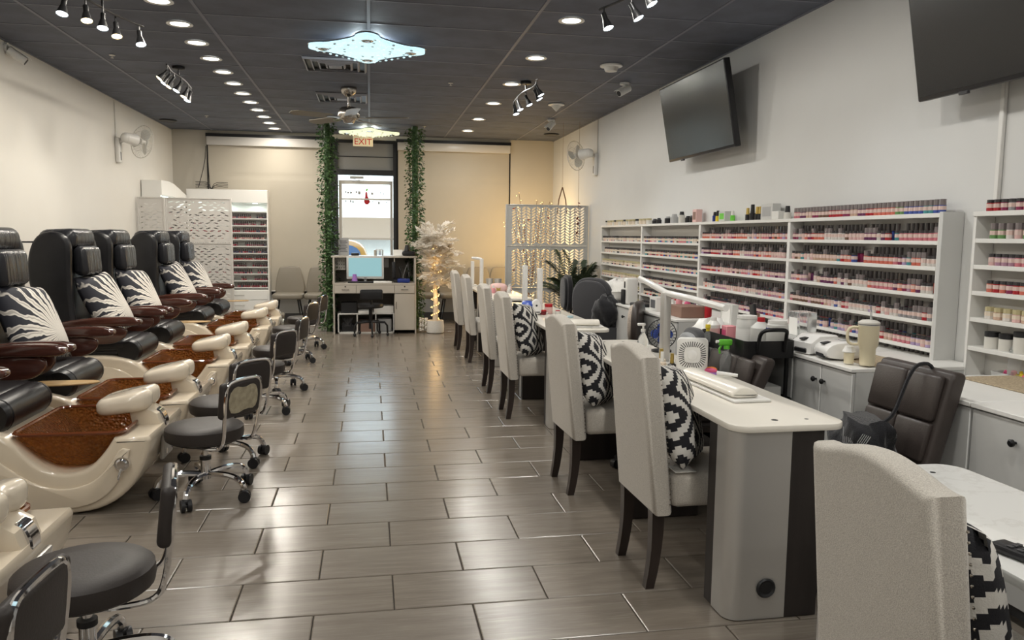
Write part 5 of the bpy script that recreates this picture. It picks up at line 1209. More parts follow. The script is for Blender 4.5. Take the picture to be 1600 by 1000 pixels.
# square rechargeable fan
t = thing('desk_fan', 'white square desk fan with a round grille', 'fan', (1.56, 3.62, ZT_), RAD(-22))
q = G(); q.slab(rrect(-.075, .075, .0, .185, .022, 5), .045, 'white_plastic', .008, 2, xz(.022)); q.build('housing', t)
q = G()
for k in range(36):
    a = 2*pi*k/36; r0, r1 = .040, .066; sx = 1/max(abs(cos(a)), abs(sin(a)))**.6
    p0 = Vector((r0*cos(a)*sx, -.0235, .103+r0*sin(a)*sx)); p1 = Vector((r1*cos(a)*sx**.8, -.0235, .103+r1*sin(a)*sx**.8)); w = Vector((-sin(a), 0, cos(a)))*.0019
    q.quad(p0-w, p1-w, p1+w, p0+w, 'black_plastic')
q.build('slots', t, kind='stuff')
q = G(); q.lathe([(.022, 0), (.024, .004), (.016, .007)], 'white_gloss', 18, TR((0, -.0232, .103), rx=pi/2)); q.build('hub_badge', t)
q = G(); q.rbox(-.06, .06, -.05, .05, -.0, .008, 'white_plastic', .004, 1); q.build('foot', t)
# round blue fan
t = thing('desk_fan', 'small round fan with blue blades beside the grey-padded chair', 'fan', (1.70, 4.40, ZT_), RAD(-30))
q = G(); q.lathe([(.06, 0), (.06, .01), (.02, .018), (.012, .03)], 'black_plastic', 18); q.build('base', t)
q = G()
for k in range(26):
    a = 2*pi*k/26; q.tube([(.02*cos(a), -.035, .105+.02*sin(a)), (.07*cos(a), -.03, .105+.07*sin(a)), (.085*cos(a), 0, .105+.085*sin(a)), (.06*cos(a), .03, .105+.06*sin(a))], .0016, 'black_plastic', 4)
for r_ in (.05, .086): q.tube([(r_*cos(2*pi*k/28), -.032 if r_ < .08 else 0, .105+r_*sin(2*pi*k/28)) for k in range(28)], .003, 'black_plastic', 5, closed=True)
q.build('cage', t, kind='stuff')
for k in range(4):
    q = G(); q.slab(smooth([(.01, -.02), (.05, -.03), (.072, .0), (.05, .035), (.015, .02)], 2, True), .003, 'blue', T=Matrix.Translation((0, .002, .105)) @ Matrix.Rotation(k*pi/2, 4, 'Y') @ XZ @ Matrix.Rotation(RAD(18), 4, 'X')); q.build('blade', t)
q = G(); q.cyl((0, -.03, .105), (0, .03, .105), .018, 'black_plastic', n=12); q.build('motor', t)
# pump bottle, gold-capped bottles and a small tray
t = bottle('pump_bottle', 'clear pump bottle of lotion on the fan table', 'bottle', 1.555, 4.32, ZT_, [(.030, 0), (.033, .004), (.033, .07), (.024, .10), (.012, .12), (.012, .13)], 'clear_plastic', [(.014, .1305), (.014, .145), (.006, .147), (.006, .165)], 'white_plastic'); q = G(); q.rbox(-.035, .012, -.01, .01, .1655, .18, 'white_plastic', .005, 2); q.build('nozzle', t)
for i, (x, y, r, h, m, cm, l) in enumerate([(1.50, 3.88, .024, .045, 'label_cream', 'gold', 'pale polish bottle with a gold cap near the lamp'), (1.475, 3.80, .022, .04, 'label_cream', 'white_plastic', 'pale polish bottle in front of the lamp'), (1.50, 3.73, .021, .042, 'black_plastic', 'gold', 'black bottle with tall gold cap by the fan'), (1.54, 3.70, .021, .042, 'black_plastic', 'gold', 'black gold-capped bottle touching the fan'), (1.46, 3.96, .022, .05, 'soft_pink', 'white_plastic', 'small pink bottle by the lamp base'), (1.60, 3.86, .028, .05, 'white_plastic', 'paper', 'white tissue tub behind the polish bottles')]):
    bottle('polish_bottle', l, 'bottle', x, y, ZT_, [(r, 0), (r, h*.85), (r*.5, h)], m, [(r*.48, h+.0005), (r*.42, h+.05)], cm, n=12)
t = thing('brush', 'nail-dust brush with rainbow bristles beside the fan', 'brush', (1.66, 3.55, ZT_+.020), RAD(-30)); q = G(); q.cyl((.0, 0, 0), (.10, 0, -.006), .011, 'white_gloss', .008, 12); q.build('handle', t)
for k, c_ in enumerate(['red', 'orange', 'hot_pink', 'purple', 'pale_blue']):
    q = G(); a = 2*pi*k/5; q.ell((-.028, .012*cos(a), .004+.012*sin(a)), (.03, .014, .013), c_, 10, 8); q.build('bristle_tuft', t)
q = G(); q.tube(smooth([(1.40, 3.70, 0), (1.44, 3.64, .004), (1.50, 3.66, .0), (1.52, 3.60, .004)], 2), .006, 'white_cloth', 6); q.build('towel_strip', loc=(0, 0, ZT_+.006), label='short twisted white towel strip beside the square fan', cat='towel')
# twin-lamp table
t = thing('egg_fan', 'white egg-shaped mini fan on the twin-lamp table', 'fan', (1.405, 6.62, ZT_)); q = G(); q.slab(smooth([(-.045, 0), (.045, 0), (.048, .07), (.03, .125), (0, .138), (-.03, .125), (-.048, .07)], 2, True), .05, 'white_gloss', .016, 3, xz(.025)); q.build('body', t); q = G(); q.lathe([(.008, 0), (.009, .004)], 'black_plastic', 12, TR((0, -.0245, .08), rx=pi/2)); q.build('button', t); q = G(); q.box(-.03, .03, -.0262, -.0245, .018, .028, 'print_dark'); q.build('port_strip', t)
bottle('red_jar', 'red-lidded pink jar on the twin-lamp table', 'jar', 1.535, 6.70, ZT_, [(.034, 0), (.036, .004), (.036, .055), (.03, .06)], 'soft_pink', [(.035, .0605), (.035, .085)], 'red'); bottle('red_jar', 'low dark red pot beside the red-lidded jar', 'jar', 1.47, 6.62, ZT_, [(.026, 0), (.028, .03)], 'dark_red', [(.027, .0305), (.027, .04)], 'red'); bottle('red_jar', 'small clear red pot right of the red-lidded jar', 'jar', 1.60, 6.62, ZT_, [(.026, 0), (.028, .03)], 'frosted_plastic', [(.02, .0305), (.02, .036)], 'red')
q = G(); q.lathe([(.02, 0), (.055, .02), (.06, .055), (.05, .085), (.02, .095)], 'blue', 16, TR(rx=RAD(20))); q.build('blue_ball', loc=(1.335, 6.66, ZT_+.022), label='round blue gadget left of the egg fan', cat='gadget')
q = G(); q.lathe([(.028, 0), (.028, .012), (.02, .016)], 'lilac_lid' if 'lilac_lid' in MATS else 'pale_blue', 16); q.build('pale_pot', loc=(1.64, 6.35, ZT_), label='flat pale blue pot near the right edge of the twin-lamp table', cat='pot')
# farthest table
t = thing('nail_lamp', 'pink domed nail lamp with a gold emblem on the farthest table', 'nail lamp', (1.53, 9.42, ZT_)); q = G(); q.ell((0, 0, .045), (.11, .12, .06), 'soft_pink', 18, 10, pw=.8); q.build('dome', t); q = G(); q.slab([(-.02, .02), (.02, .02), (.028, .06), (0, .045), (-.028, .06)], .006, 'gold', T=Matrix.Translation((-.02, -.118, 0)) @ XZ); q.build('emblem', t)
for i, (x, y) in enumerate(((1.50, 9.95), (1.60, 9.90))):
    q = G(); q.lathe([(.035, 0), (.05, .13), (.048, .13), (.034, .004)], 'satin_silver', 16); q.build('steel_cup', loc=(x, y, ZT_), label='%s of two steel cups on the farthest table' % ('left', 'right')[i], cat='cup', group='steel cups on the farthest table')
for i, (x, y, c_) in enumerate([(1.40, 9.30, 'soft_pink'), (1.43, 9.18, 'pink'), (1.64, 9.30, 'white_plastic'), (1.68, 9.45, 'soft_pink')]):
    bottle('product_bottle', ['left pink', 'rose', 'white', 'right pink'][i]+' bottle around the pink dome on the farthest table', 'bottle', x, y, ZT_, [(.022, 0), (.022, .05), (.012, .06)], c_, [(.012, .0605), (.01, .09)], 'white_plastic', n=10)
# remote control on the nearest table
t = thing('remote_control', 'black remote control lying on the nearest marbled table', 'remote', (1.375, 1.36, ZT_), RAD(12)); q = G(); q.rbox(-.026, .026, -.10, .10, 0, .02, 'black_plastic', .008, 2); q.build('body', t)
for i in range(3):
    for j in range(6):
        q = G(); q.rbox(-.018+.014*i, -.008+.014*i, -.07+.024*j, -.056+.024*j, .0205, .023, 'dark_grey_plastic', .001, 1); q.build('button', t)
# ------------------------------------------------------------------ leaf-cut screens
def leaf(cx, cy, a, L, w, n=5):
    p = []
    for i in range(n+1): t_ = i/n; p.append((-L/2+L*t_, w/2*sin(pi*t_)**.8))
    for i in range(1, n): t_ = 1-i/n; p.append((-L/2+L*t_, -w/2*sin(pi*t_)**.8))
    return [(cx+x*cos(a)-y*sin(a), cy+x*sin(a)+y*cos(a)) for x, y in p]
def leaf_holes(w, h, seed, dense):
    r_ = random.Random(seed); out = []
    if dense:      # leafy stems: columns of leaves slanting away from a wavy rib
        cw = .0705; a0 = RAD(36); L = cw/cos(a0)*.93; wd = .0245; py = .0395
        for c in range(int(w/cw)+2):
            sg = 1 if c % 2 else -1
            for j in range(-2, int(h/py)+3):
                y = j*py+(.008 if c % 4 > 1 else 0); x = (c+.5)*cw-.01
                lf = leaf(x, y, sg*a0, L, wd, 6)
                if all(.007 < q_[0] < w-.007 and .007 < q_[1] < h-.007 for q_ in lf): out.append(lf)
    else:          # slim near-horizontal leaf slots in alternating rows
        px, py, L, wd = .094, .0345, .078, .0155
        for j in range(int(h/py)+1):
            for i in range(int(w/px)+2):
                if r_.random() < .10: continue
                x = (i+.5*(j % 2))*px+r_.uniform(-.004, .004); y = (j+.5)*py
                lf = leaf(x, y, (1 if (j+int(i/2)) % 2 else -1)*RAD(15)+r_.uniform(-.05, .05), L*r_.uniform(.7, 1), wd*r_.uniform(.75, 1.1), 6)
                if all(.008 < q_[0] < w-.008 and .008 < q_[1] < h-.008 for q_ in lf): out.append(lf)
    return out
def screen(label, loc, rz, w, rows, dense, mtl, seed):
    t = thing('leaf_screen', label, 'screen', loc, rz, 'leaf-cut privacy screens')
    for i, (z0, z1) in enumerate(rows):
        h = z1-z0
        me = holed_plate('cut_panel', [(0, 0), (w, 0), (w, h), (0, h)], leaf_holes(w, h, seed+i, dense), .006, mtl)
        link('cut_panel', me, t, loc=(0, 0, z0), rot=(pi/2, 0, 0))
        q = G(); q.rbox(-.012, w+.012, -.012, .012, z1-.004, z1+.012, mtl, .002, 1); q.build('rail', t)
    for x in (-.012, w+.012):
        q = G(); q.rbox(x-.012, x+.012, -.013, .013, 0, rows[-1][1]+.012, mtl, .002, 1); q.build('post', t)
    for x in (.0, w):
        q = G(); q.box(x-.02, x+.02, -.16, .16, 0, .012, mtl); q.build('foot', t)
    return t
screen('silver leaf-cut screen glowing amber from behind', (1.895, 10.95, 0), RAD(0), 1.15, [(.10, .68), (.70, 1.275), (1.29, 1.85)], True, 'screen_metal', 3)
screen('pale leaf-cut screen hiding the left polish rack', (-2.66, 11.20, 0), RAD(0), .80, [(.10, .68), (.70, 1.275), (1.29, 1.87)], False, 'cassette', 5)
screen('narrow pale screen wing against the left wall', (-3.0, 11.17, 0), RAD(0), .30, [(.10, .68), (.70, 1.275), (1.29, 1.87)], False, 'cassette', 8)
# amber-lit branches behind the right screen
t = thing('lit_branches', 'branch arrangement with amber fairy lights and red blooms behind the screen', 'branches', (2.42, 11.9, 0))
q = G(); q.lathe([(.10, 0), (.13, .05), (.12, .30), (.09, .42), (.10, .45)], 'white_plastic', 18); q.build('vase', t)
rb = random.Random(5); q = G(); bl = G(); fl = G()
for k in range(38):
    a = rb.uniform(0, 2*pi); sp_ = rb.uniform(.08, .50); hh = rb.uniform(1.35, 2.18)-sp_*.35
    pts = [(0, 0, .40), (.25*sp_*cos(a), .18*sp_*sin(a), hh*.55), (.95*sp_*cos(a), .55*sp_*sin(a), hh)]
    pts = smooth(pts, 3); q.tube(pts, .004, 'rope', 4)
    for i in range(4, len(pts)):
        for _ in range(i % 2):
            p = Vector(pts[i])+Vector((rb.uniform(-.05, .05), rb.uniform(-.05, .05), rb.uniform(-.04, .04))); bl.ell(p, (.005, .005, .005), 'bulb_amber', 6, 4)
for k in range(16):
    a = rb.uniform(0, 2*pi); p = (rb.uniform(-.38, .38), rb.uniform(-.2, .1), rb.uniform(.9, 1.95)); fl.ell(p, (.028, .028, .014), 'dark_red', 8, 5)
q.build('twigs', t, kind='stuff'); bl.build('fairy_lights', t, kind='stuff'); fl.build('red_blooms', t, kind='stuff')
lamp('glow', 'POINT', t, (0, .25, 1.55), 46, (1, .66, .26), .25); lamp('glow', 'POINT', t, (0, .25, .85), 34, (1, .66, .26), .25)
# hanging ornaments over the screen
t = thing('rope_hanger', 'brown rope hanger forming an A above the screen', 'ornament', (2.70, 11.02, ZC-.001))
q = G(); q.cyl((0, 0, 0), (0, 0, -.90), .0016, 'rope', n=5); q.build('cord', t)
for s in (-1, 1): q = G(); q.tube([(0, 0, -.90), (s*.05, 0, -1.08), (s*.07, 0, -1.28)], .008, 'rope', 6); q.build('strand', t)
t = thing('red_garland', 'hanging string of dark red leaves in front of the screen', 'ornament', (2.905, 10.90, ZC-.001)); q = G(); q.cyl((0, 0, 0), (0, 0, -1.68), .002, 'rope', n=5); q.build('cord', t)
for k in range(14):
    q = G(); a = rb.uniform(0, 6); q.slab(leaf(.03, 0, 0, .07, .03), .003, 'dark_red', T=TR((0, 0, -1.12-.04*k), rz=a, ry=RAD(rb.uniform(-20, 60)))); q.build('leaf', t)
# palm in a pot
t = thing('palm_plant', 'dark green palm in front of the glowing screen', 'plant', (2.76, 10.38, 0))
q = G(); q.lathe([(.14, 0), (.18, .02), (.20, .32), (.21, .36), (.19, .36), (.18, .33)], 'black_plastic', 20, cap=False); q.lathe([(.0005, .33), (.185, .33)], 'rope', 20, cap=False); q.build('pot', t)
for k in range(18):
    a = 2*pi*k/18*1.0+rb.uniform(-.2, .2); ln = rb.uniform(.55, .98); up = rb.uniform(.55, 1.0)
    if cos(a) > .3: ln *= .42
    q = G(); P = []
    for i in range(9):
        s = i/8; P.append(Vector((cos(a)*ln*.55*s**1.15, sin(a)*ln*.55*s**1.15, .35+up*(1.02*s-.45*s*s*(1.4-up*.6))*1.35)))
    q.tube(P, [.007-.0006*i for i in range(9)], 'palm', 5)
    for i in range(2, 33):
        s = i/32*8; j = min(7, int(s)); p = P[j].lerp(P[j+1], s-j); d = (P[j+1]-P[j]).normalized(); sd = d.cross(Vector((0, 0, 1))).normalized()
        for sg in (-1, 1):
            l_ = .21*(1-.55*abs(i/32-.45)); e = p+sd*sg*l_*.75+d*l_*.55+Vector((0, 0, -.25*l_)); w_ = d*.011; m_ = (p+e)/2+Vector((0, 0, .018))
            q.add([p, m_-w_, e, m_+w_], [(0, 1, 2, 3)], 'palm')
    q.build('frond', t)

# ------------------------------------------------------------------ ivy columns
def ivy(label, x, y, rz):
    t = thing('ivy_column', label, 'ivy', (x, y, 0), rz, 'ivy-wrapped columns')
    q = G(); q.cyl((0, 0, 0), (0, 0, ZC-.005), .045, 'ivy', n=14); q.build('pole', t)
    r_ = random.Random(int(x*100)+50); q = G(); q2 = G()
    for k in range(2900):
        z = r_.uniform(.05, ZC-.03); a = r_.uniform(0, 2*pi); rr_ = .06+.085*r_.random()**1.6
        p = Vector((rr_*cos(a), rr_*sin(a), z)); d = Vector((cos(a+r_.uniform(-.9, .9)), sin(a+r_.uniform(-.9, .9)), r_.uniform(-1.0, .1))).normalized()
        sd = d.cross(Vector((cos(a), sin(a), .3))).normalized(); nr = sd.cross(d); L_ = r_.uniform(.028, .048); W_ = L_*.52
        vs = [p, p+d*L_*.25+sd*W_, p+d*L_*.6+sd*W_*.45+nr*.003, p+d*L_, p+d*L_*.6-sd*W_*.45+nr*.003, p+d*L_*.25-sd*W_]
        (q2 if r_.random() < .28 else q).add(vs, [(0, 1, 2, 3), (0, 3, 4, 5)], 'ivy' if r_.random() < .58 else 'ivy_light')
    q.build('ivy_leaves', t, kind='stuff'); q2.build('trailing_leaves', t, kind='stuff')
    lamp  # no light of its own
ivy('green ivy column left of the door, reaching the floor', -.60, 11.98-.2, 0); ivy('green ivy column right of the door, behind the white tree', .665, 12.15-.2, 1.0)

# ------------------------------------------------------------------ white fairy-light tree
t = thing('white_tree', 'white-leaved tree wound with warm fairy lights', 'tree', (.925, 11.42, 0))
q = G(); q.lathe([(.10, 0), (.125, .012), (.128, .10), (.118, .185), (.108, .185), (.105, .16)], 'white_cloth', 20, cap=False); q.lathe([(.0005, .16), (.108, .16)], 'white_bark', 20, cap=False); q.build('pot', t)
q = G(); tr = [(0, 0, .15), (.01, 0, .45), (-.012, .01, .75), (.006, 0, 1.05), (0, 0, 1.25)]; q.tube(smooth(tr, 2), [.045-.0018*i for i in range(len(smooth(tr, 2)))], 'white_bark', 10); q.build('trunk', t)
rt = random.Random(11); fo = G(); tw = G(); bl = G()
for k in range(88):
    a = 2.4*k; zz = .66+.70*((k*7) % 88)/88; el = rt.uniform(-.15, 1.15); ln = rt.uniform(.24, .40)*(1 if zz > .8 else .85)
    d = Vector((cos(a)*cos(el), sin(a)*cos(el), sin(el))); p0 = Vector((0, 0, zz)); p1 = p0+d*ln*.6+Vector((0, 0, .05)); p2 = p0+d*ln+Vector((0, 0, -.02+.02*rt.random()))
    if p2.x < -.22 and p2.z < 1.2: continue
    P = smooth([p0, p1, p2], 2); tw.tube(P, .004, 'white_bark', 4)
    for i in range(3, len(P)):
        p = Vector(P[i]); dd = (Vector(P[i])-Vector(P[i-1])).normalized(); sd = dd.cross(Vector((0, 0, 1))).normalized()
        for sg in (-1, 1, -1, 1):
            L_ = rt.uniform(.075, .120); u = (dd*.55+sd*sg*rt.uniform(.5, 1)+Vector((0, 0, rt.uniform(-.3, .4)))).normalized(); w_ = u.cross(Vector((rt.uniform(-.4, .4), rt.uniform(-.4, .4), 1))).normalized()*L_*.26
            fo.add([p, p+u*L_*.45-w_, p+u*L_, p+u*L_*.45+w_], [(0, 1, 2, 3)], 'white_leaf')
for k in range(90):
    z = .20+1.05*k/90; a = k*.62; r_ = .05+.012*rt.random()+(.05*rt.random() if z > .75 else 0); bl.ell((r_*cos(a), r_*sin(a), z), (.006, .006, .006), 'bulb_warm', 6, 4)
tw.build('twigs', t, kind='stuff'); fo.build('foliage', t, kind='stuff'); bl.build('fairy_lights', t, kind='stuff')
lamp('glow', 'POINT', t, (0, -.12, .55), 2.0, (1, .62, .25), .1); lamp('glow', 'POINT', t, (0, -.12, 1.05), 2.5, (1, .62, .25), .1)
q = G()
for k in range(60):
    a = k*.9; q.ell((-.17+.05*cos(a), .02+.05*sin(a*1.3), .03+.0032*k), (.016, .012, .010), 'white_plastic', 6, 4)
q.build('wire_bundle', loc=(.925, 11.42, 0), label='tangle of white cable by the tree pot', cat='cable', kind='stuff')

# ------------------------------------------------------------------ reception desk seen from the staff side
DY0, DY1 = 11.36, 12.0; DXL, DXR = -.525, .645
t = thing('reception_desk', 'beige reception desk with drawers, hutch and cubby holes', 'desk', ((DXL+DXR)/2, DY0, 0)); ox = (DXL+DXR)/2; hw = (DXR-DXL)/2; D = DY1-DY0
q = G(); q.rbox(-hw, -hw+.02, .012, D, 0, 1.085, 'desk_laminate', .002, 1); q.build('side_panel', t); q = G(); q.rbox(hw-.02, hw, .012, D, 0, 1.085, 'desk_laminate', .002, 1); q.build('side_panel', t)
q = G(); q.box(-hw+.0205, hw-.0205, D-.02, D, 0, 1.085, 'desk_dark'); q.build('front_panel', t)
q = G(); q.rbox(-hw-.03, hw+.03, .20, D+.10, 1.0855, 1.11, 'desk_laminate', .003, 1); q.build('counter_ledge', t)
q = G(); q.rbox(-hw+.0205, hw-.0205, 0, D-.0205, .705, .73, 'desk_laminate', .002, 1); q.build('worktop', t)
q = G(); q.box(.275, .290, .22, D-.0205, .731, 1.085, 'desk_laminate'); q.build('hutch_divider', t)
q = G(); q.box(-hw+.0205, -.42, .40, .415, .90, 1.085, 'offwhite_plastic'); pg = q.build('peg_panel', t)
for i in range(4):
    for j in range(3):
        q = G(); q.cyl((-hw+.045+.033*i, .399, .93+.05*j), (-hw+.045+.033*i, .401, .93+.05*j), .008, 'black_plastic', n=8); q.build('hole', pg)
for i, (a, b_) in enumerate(((-hw+.022, -.265), (-.262, .275), (.278, hw-.022))):
    q = G(); q.rbox(a, b_, .0, .018, .585, .702, 'desk_laminate', .002, 1); d = q.build('drawer', t); m_ = (a+b_)/2
    q = G(); q.tube([(m_-.05, -.001, .638), (m_-.045, -.02, .638), (m_+.045, -.02, .638), (m_+.05, -.001, .638)], .005, 'brushed_nickel', 6); q.build('handle', d)
    if i != 1: q = G(); q.cyl((m_, -.003, .68), (m_, .001, .68), .011, 'black_metal', n=10); q.build('lock', d)
q = G(); q.box(.275, hw-.0205, .02, D-.021, .05, .583, 'desk_laminate'); q.build('cupboard', t)
q = G(); q.rbox(.278, hw-.022, .0, .018, .055, .575, 'desk_laminate', .002, 1); d = q.build('cupboard_door', t); q = G(); q.tube([(.30, -.001, .36), (.30, -.018, .36), (.30, -.018, .46), (.30, -.001, .46)], .004, 'brushed_nickel', 6); q.build('handle', d)
for a, b_ in ((-hw+.022, -.265), (-.262, .275), (.278, hw-.022)): q = G(); q.box(a+.005, b_-.005, .02, .35, .59, .70, 'desk_dark'); q.build('drawer_box', t)
# cube shelf in the knee space
c = thing('cube_shelf', 'low three-cube shelf under the reception desk', 'shelf', (-.06, 11.45, 0)); 
for x in (-.40, -.135, .13, .385): q = G(); q.box(x-.008, x+.008, 0, .38, 0, .275, 'white_laminate'); q.build('upright', c)
for z in (.0, .275): q = G(); q.box(-.408, .393, 0, .38, z, z+.016, 'white_laminate'); q.build('board', c)
q = G(); q.rbox(-.12, .12, .04, .33, .017, .17, 'cardboard', .004, 1); q.build('cardboard_box', loc=(-.06, 11.45, 0), label='brown box in the middle cube under the desk', cat='box')
q = G(); q.rbox(-.10, .10, .05, .33, .017, .20, 'grey_plastic', .01, 1); q.build('paper_shredder', loc=(.195, 11.45, 0), label='grey device in the right cube under the desk', cat='device')
t = thing('network_box', 'dark device with tangled leads in the left cube under the desk', 'device', (-.33, 11.55, .017)); q = G(); q.rbox(-.09, .09, 0, .2, 0, .10, 'black_plastic', .01, 1); q.build('body', t); q = G()
for k in range(6): q.tube(smooth([(-.08+.03*k, -.01, .08), (-.06+.02*k, -.05, .16), (.02*k-.05, -.04, .05), (.08-.03*k, -.05, .2)], 2), .004, 'dark_grey_plastic', 5)
q.build('leads', t, kind='stuff')
t = carton('printer', 'white printer on the cube shelf under the desk', 'printer', .045, .325, 11.48, 11.76, .292, .10, 'white_plastic'); t = carton('black_device', 'black box on the left of the cube shelf', 'device', -.42, -.20, 11.50, 11.72, .292, .15, 'black_plastic', 'grey_plastic'); t = carton('paper_tray', 'cream stack of paper on the cube shelf', 'paper', -.18, .0, 11.48, 11.75, .292, .03, 'paper')
# computer and clutter on the desk
t = thing('monitor', 'white-framed computer monitor with pale blue screen on the desk', 'monitor', (-.075, 11.55, .7308)); q = G(); q.rbox(-.265, .265, 0, .04, .05, .375, 'grey_laminate', .008, 2); q.build('casing', t); q = G(); q.box(-.235, .235, -.0015, .001, .085, .352, 'screen_blue'); q.build('screen', t)
q = G(); q.rbox(-.11, .11, -.05, .10, 0, .014, 'grey_plastic', .006, 1); q.cyl((0, .05, .014), (0, .05, .12), .02, 'grey_plastic', n=10); q.build('stand', t); q = G(); q.box(-.02, .02, -.0015, .0, .062, .070, 'print_dark'); q.build('badge', t)
t = thing('keyboard', 'black keyboard before the monitor', 'keyboard', (-.12, 11.43, .7308)); q = G(); q.rbox(-.20, .20, -.05, .05, 0, .02, 'black_plastic', .005, 1); q.build('body', t)
q = G(); q.rbox(-.13, .13, -.045, .055, 0, .025, 'paper', .003, 1); q.build('notepad', loc=(.17, 11.42, .7308), label='white pad lying beside the keyboard', cat='pad')
q = G(); q.lathe([(.04, 0), (.045, .004), (.03, .05), (.028, .10)], 'purple', 14); q.build('purple_bottle', loc=(-.225, 11.475, .7512), label='small purple bottle in front of the monitor', cat='bottle')
t = thing('card_terminal', 'black telephone and card terminal on the right of the desk', 'terminal', (.385, 11.52, .7308)); q = G(); q.rbox(-.06, .06, -.05, .10, 0, .05, 'black_plastic', .01, 2, TR(rx=RAD(12))); q.build('base', t); q = G(); q.rbox(-.08, -.03, .0, .05, .06, .30, 'black_plastic', .01, 2); q.build('handset', t)
t = thing('tape_dispenser', 'blue tape dispenser on the desk', 'dispenser', (.47, 11.46, .7308)); q = G(); q.rbox(-.09, .09, -.035, .035, 0, .06, 'deep_blue', .015, 2); q.build('body', t)
t = thing('clutter_rack', 'rack of leads and pens in the right cubby of the desk', 'rack', (.50, 11.75, .7308))
for k in range(9): q = G(); a = k*.8; q.tube(smooth([(.08*cos(a), .05*sin(a), 0), (.07*cos(a+.5), .04*sin(a), .12), (.10*cos(a+1), .05*sin(a+1), .2+.01*k)], 2), .005, ['black_plastic', 'dark_grey_plastic', 'grey_plastic'][k % 3], 5); q.build('lead', t)
t = carton('wall_switch', 'white square device beside the monitor', 'device', .20, .27, 11.92, 11.955, .93, .14, 'white_plastic'); t.location.y = 11.955
carton('display_stand', 'grey printed display card on the left of the counter', 'sign', -.46, -.31, 11.80, 11.83, 1.1108, .255, 'grey_plastic', None)
q = G()
for k in range(8): q.box(-.055, .055-.012*(k % 3), -.0165, -.0152, .05+.022*k, .060+.022*k, 'print_dark')
q.build('printed_lines', [o for o in bpy.data.objects if o.name == 'display_stand'][0])
q = G(); q.rbox(-.06, .06, -.05, .05, 0, .04, 'black_plastic', .015, 2); q.build('card_reader', loc=(-.22, 11.78, 1.1108), label='low black reader on the counter', cat='reader')
q = G(); q.lathe([(.06, 0), (.068, .005), (.07, .08), (.05, .095)], 'clear_plastic', 18); q.build('tip_jar', loc=(.12, 11.82, 1.1108), label='clear rounded jar on the counter in front of the door', cat='jar')
t = thing('counter_device', 'black low bowl-like device on the right of the counter', 'device', (.56, 11.80, 1.1108)); q = G(); q.rbox(-.10, .10, -.08, .08, 0, .07, 'black_plastic', .03, 3); q.build('body', t); q = G(); q.cyl((-.02, 0, .07), (-.02, 0, .16), .05, 'black_plastic', .03, 12); q.build('head', t)
q = G(); q.box(-.07, .07, -.002, .002, 0, .09, 'paper', TR(rx=RAD(-12))); q.build('price_card', loc=(.40, 11.76, 1.112), label='small white card propped on the counter', cat='card')
# black desk stool
t = thing('desk_stool', 'black low-backed swivel chair at the reception desk', 'stool', (-.0, 11.10, 0), RAD(4))
q = G(); q.rbox(-.155, .155, -.025, .025, .52, .665, 'black_leather', .022, 3, fn=lambda x, y, z: (x, y-.10-.9*x*x, z)); bk = q.build('backrest', t); q = G(); q.rbox(-.06, .06, -.129, -.126, .57, .61, 'grey_plastic', .001, 1); q.build('slot', bk)
q = G(); q.lathe([(.0005, .40), (.17, .40), (.185, .42), (.18, .455), (.0005, .465)], 'black_leather', 24, Matrix.Translation((0, .06, 0)), cap=False); q.build('seat', t)
q = G(); q.tube([(0, .02, .39), (0, -.09, .40), (0, -.10, .54)], .014, 'black_metal'); q.build('back_bar', t); q = G(); q.cyl((0, .06, .10), (0, .06, .40), .024, 'black_metal', n=12); q.build('gas_lift', t)
for k in range(5):
    a = 2*pi*k/5-.3; d = Vector((cos(a), sin(a), 0)); o = Vector((0, .06, 0)); q = G(); q.tube([o+Vector((0, 0, .20)), o+d*.20+Vector((0, 0, .195)), o+d*.235+Vector((0, 0, .15)), o+d*.24+Vector((0, 0, .05))], [.018, .016, .014, .012], 'black_metal', 8); lg = q.build('leg', t); q = G(); q.ell(o+d*.24+Vector((0, 0, .026)), (.022, .022, .026), 'black_plastic', 10, 8); q.build('caster', lg)

# ------------------------------------------------------------------ waiting chairs
def make_wait():
    t = thing('waiting_chair', 'chair', 'chair', (0, 0, 0), 0, 'taupe waiting chairs by the windows')
    prof = smooth([(-.19, 0), (.19, 0), (.235, .05), (.20, .30), (.165, .42), (.13, .445), (-.13, .445), (-.165, .42), (-.20, .30), (-.235, .05)], 2, True)
    q = G(); q.slab(prof, .05, 'taupe_leather', .018, 3, fn=lambda x, y, z: (x, .17+z+.12*y+.45*(.05-x*x)*(-.35), .455+y)); q.build('backrest', t, 60)
    q = G(); q.slab(smooth(rrect(-.235, .235, -.27, .20, .08, 4), 1, True), .085, 'taupe_leather', .028, 3, Matrix.Translation((0, 0, .405))); q.build('seat', t, 60)
    for sx in (-1, 1):
        for sy in (-1, 1): q = G(); q.cyl((sx*.15, sy*.14-.03, .41), (sx*.215, sy*.20-.03, 0), .014, 'black_metal', .010, 10); q.build('leg', t)
    return t
w0 = make_wait()
for i, (x, l) in enumerate([(-1.27, 'taupe waiting chair next to the polish rack'), (-.79, 'taupe waiting chair half covered by the left ivy column'), (.86, 'taupe waiting chair behind the white tree'), (1.33, 'taupe waiting chair right of the white tree'), (1.76, 'taupe waiting chair behind the farthest client chairs'), (2.16, 'taupe waiting chair by the glowing screen')]):
    o = w0 if i == 0 else dup(w0); o.location = (x, 12.78, 0); o['label'] = l

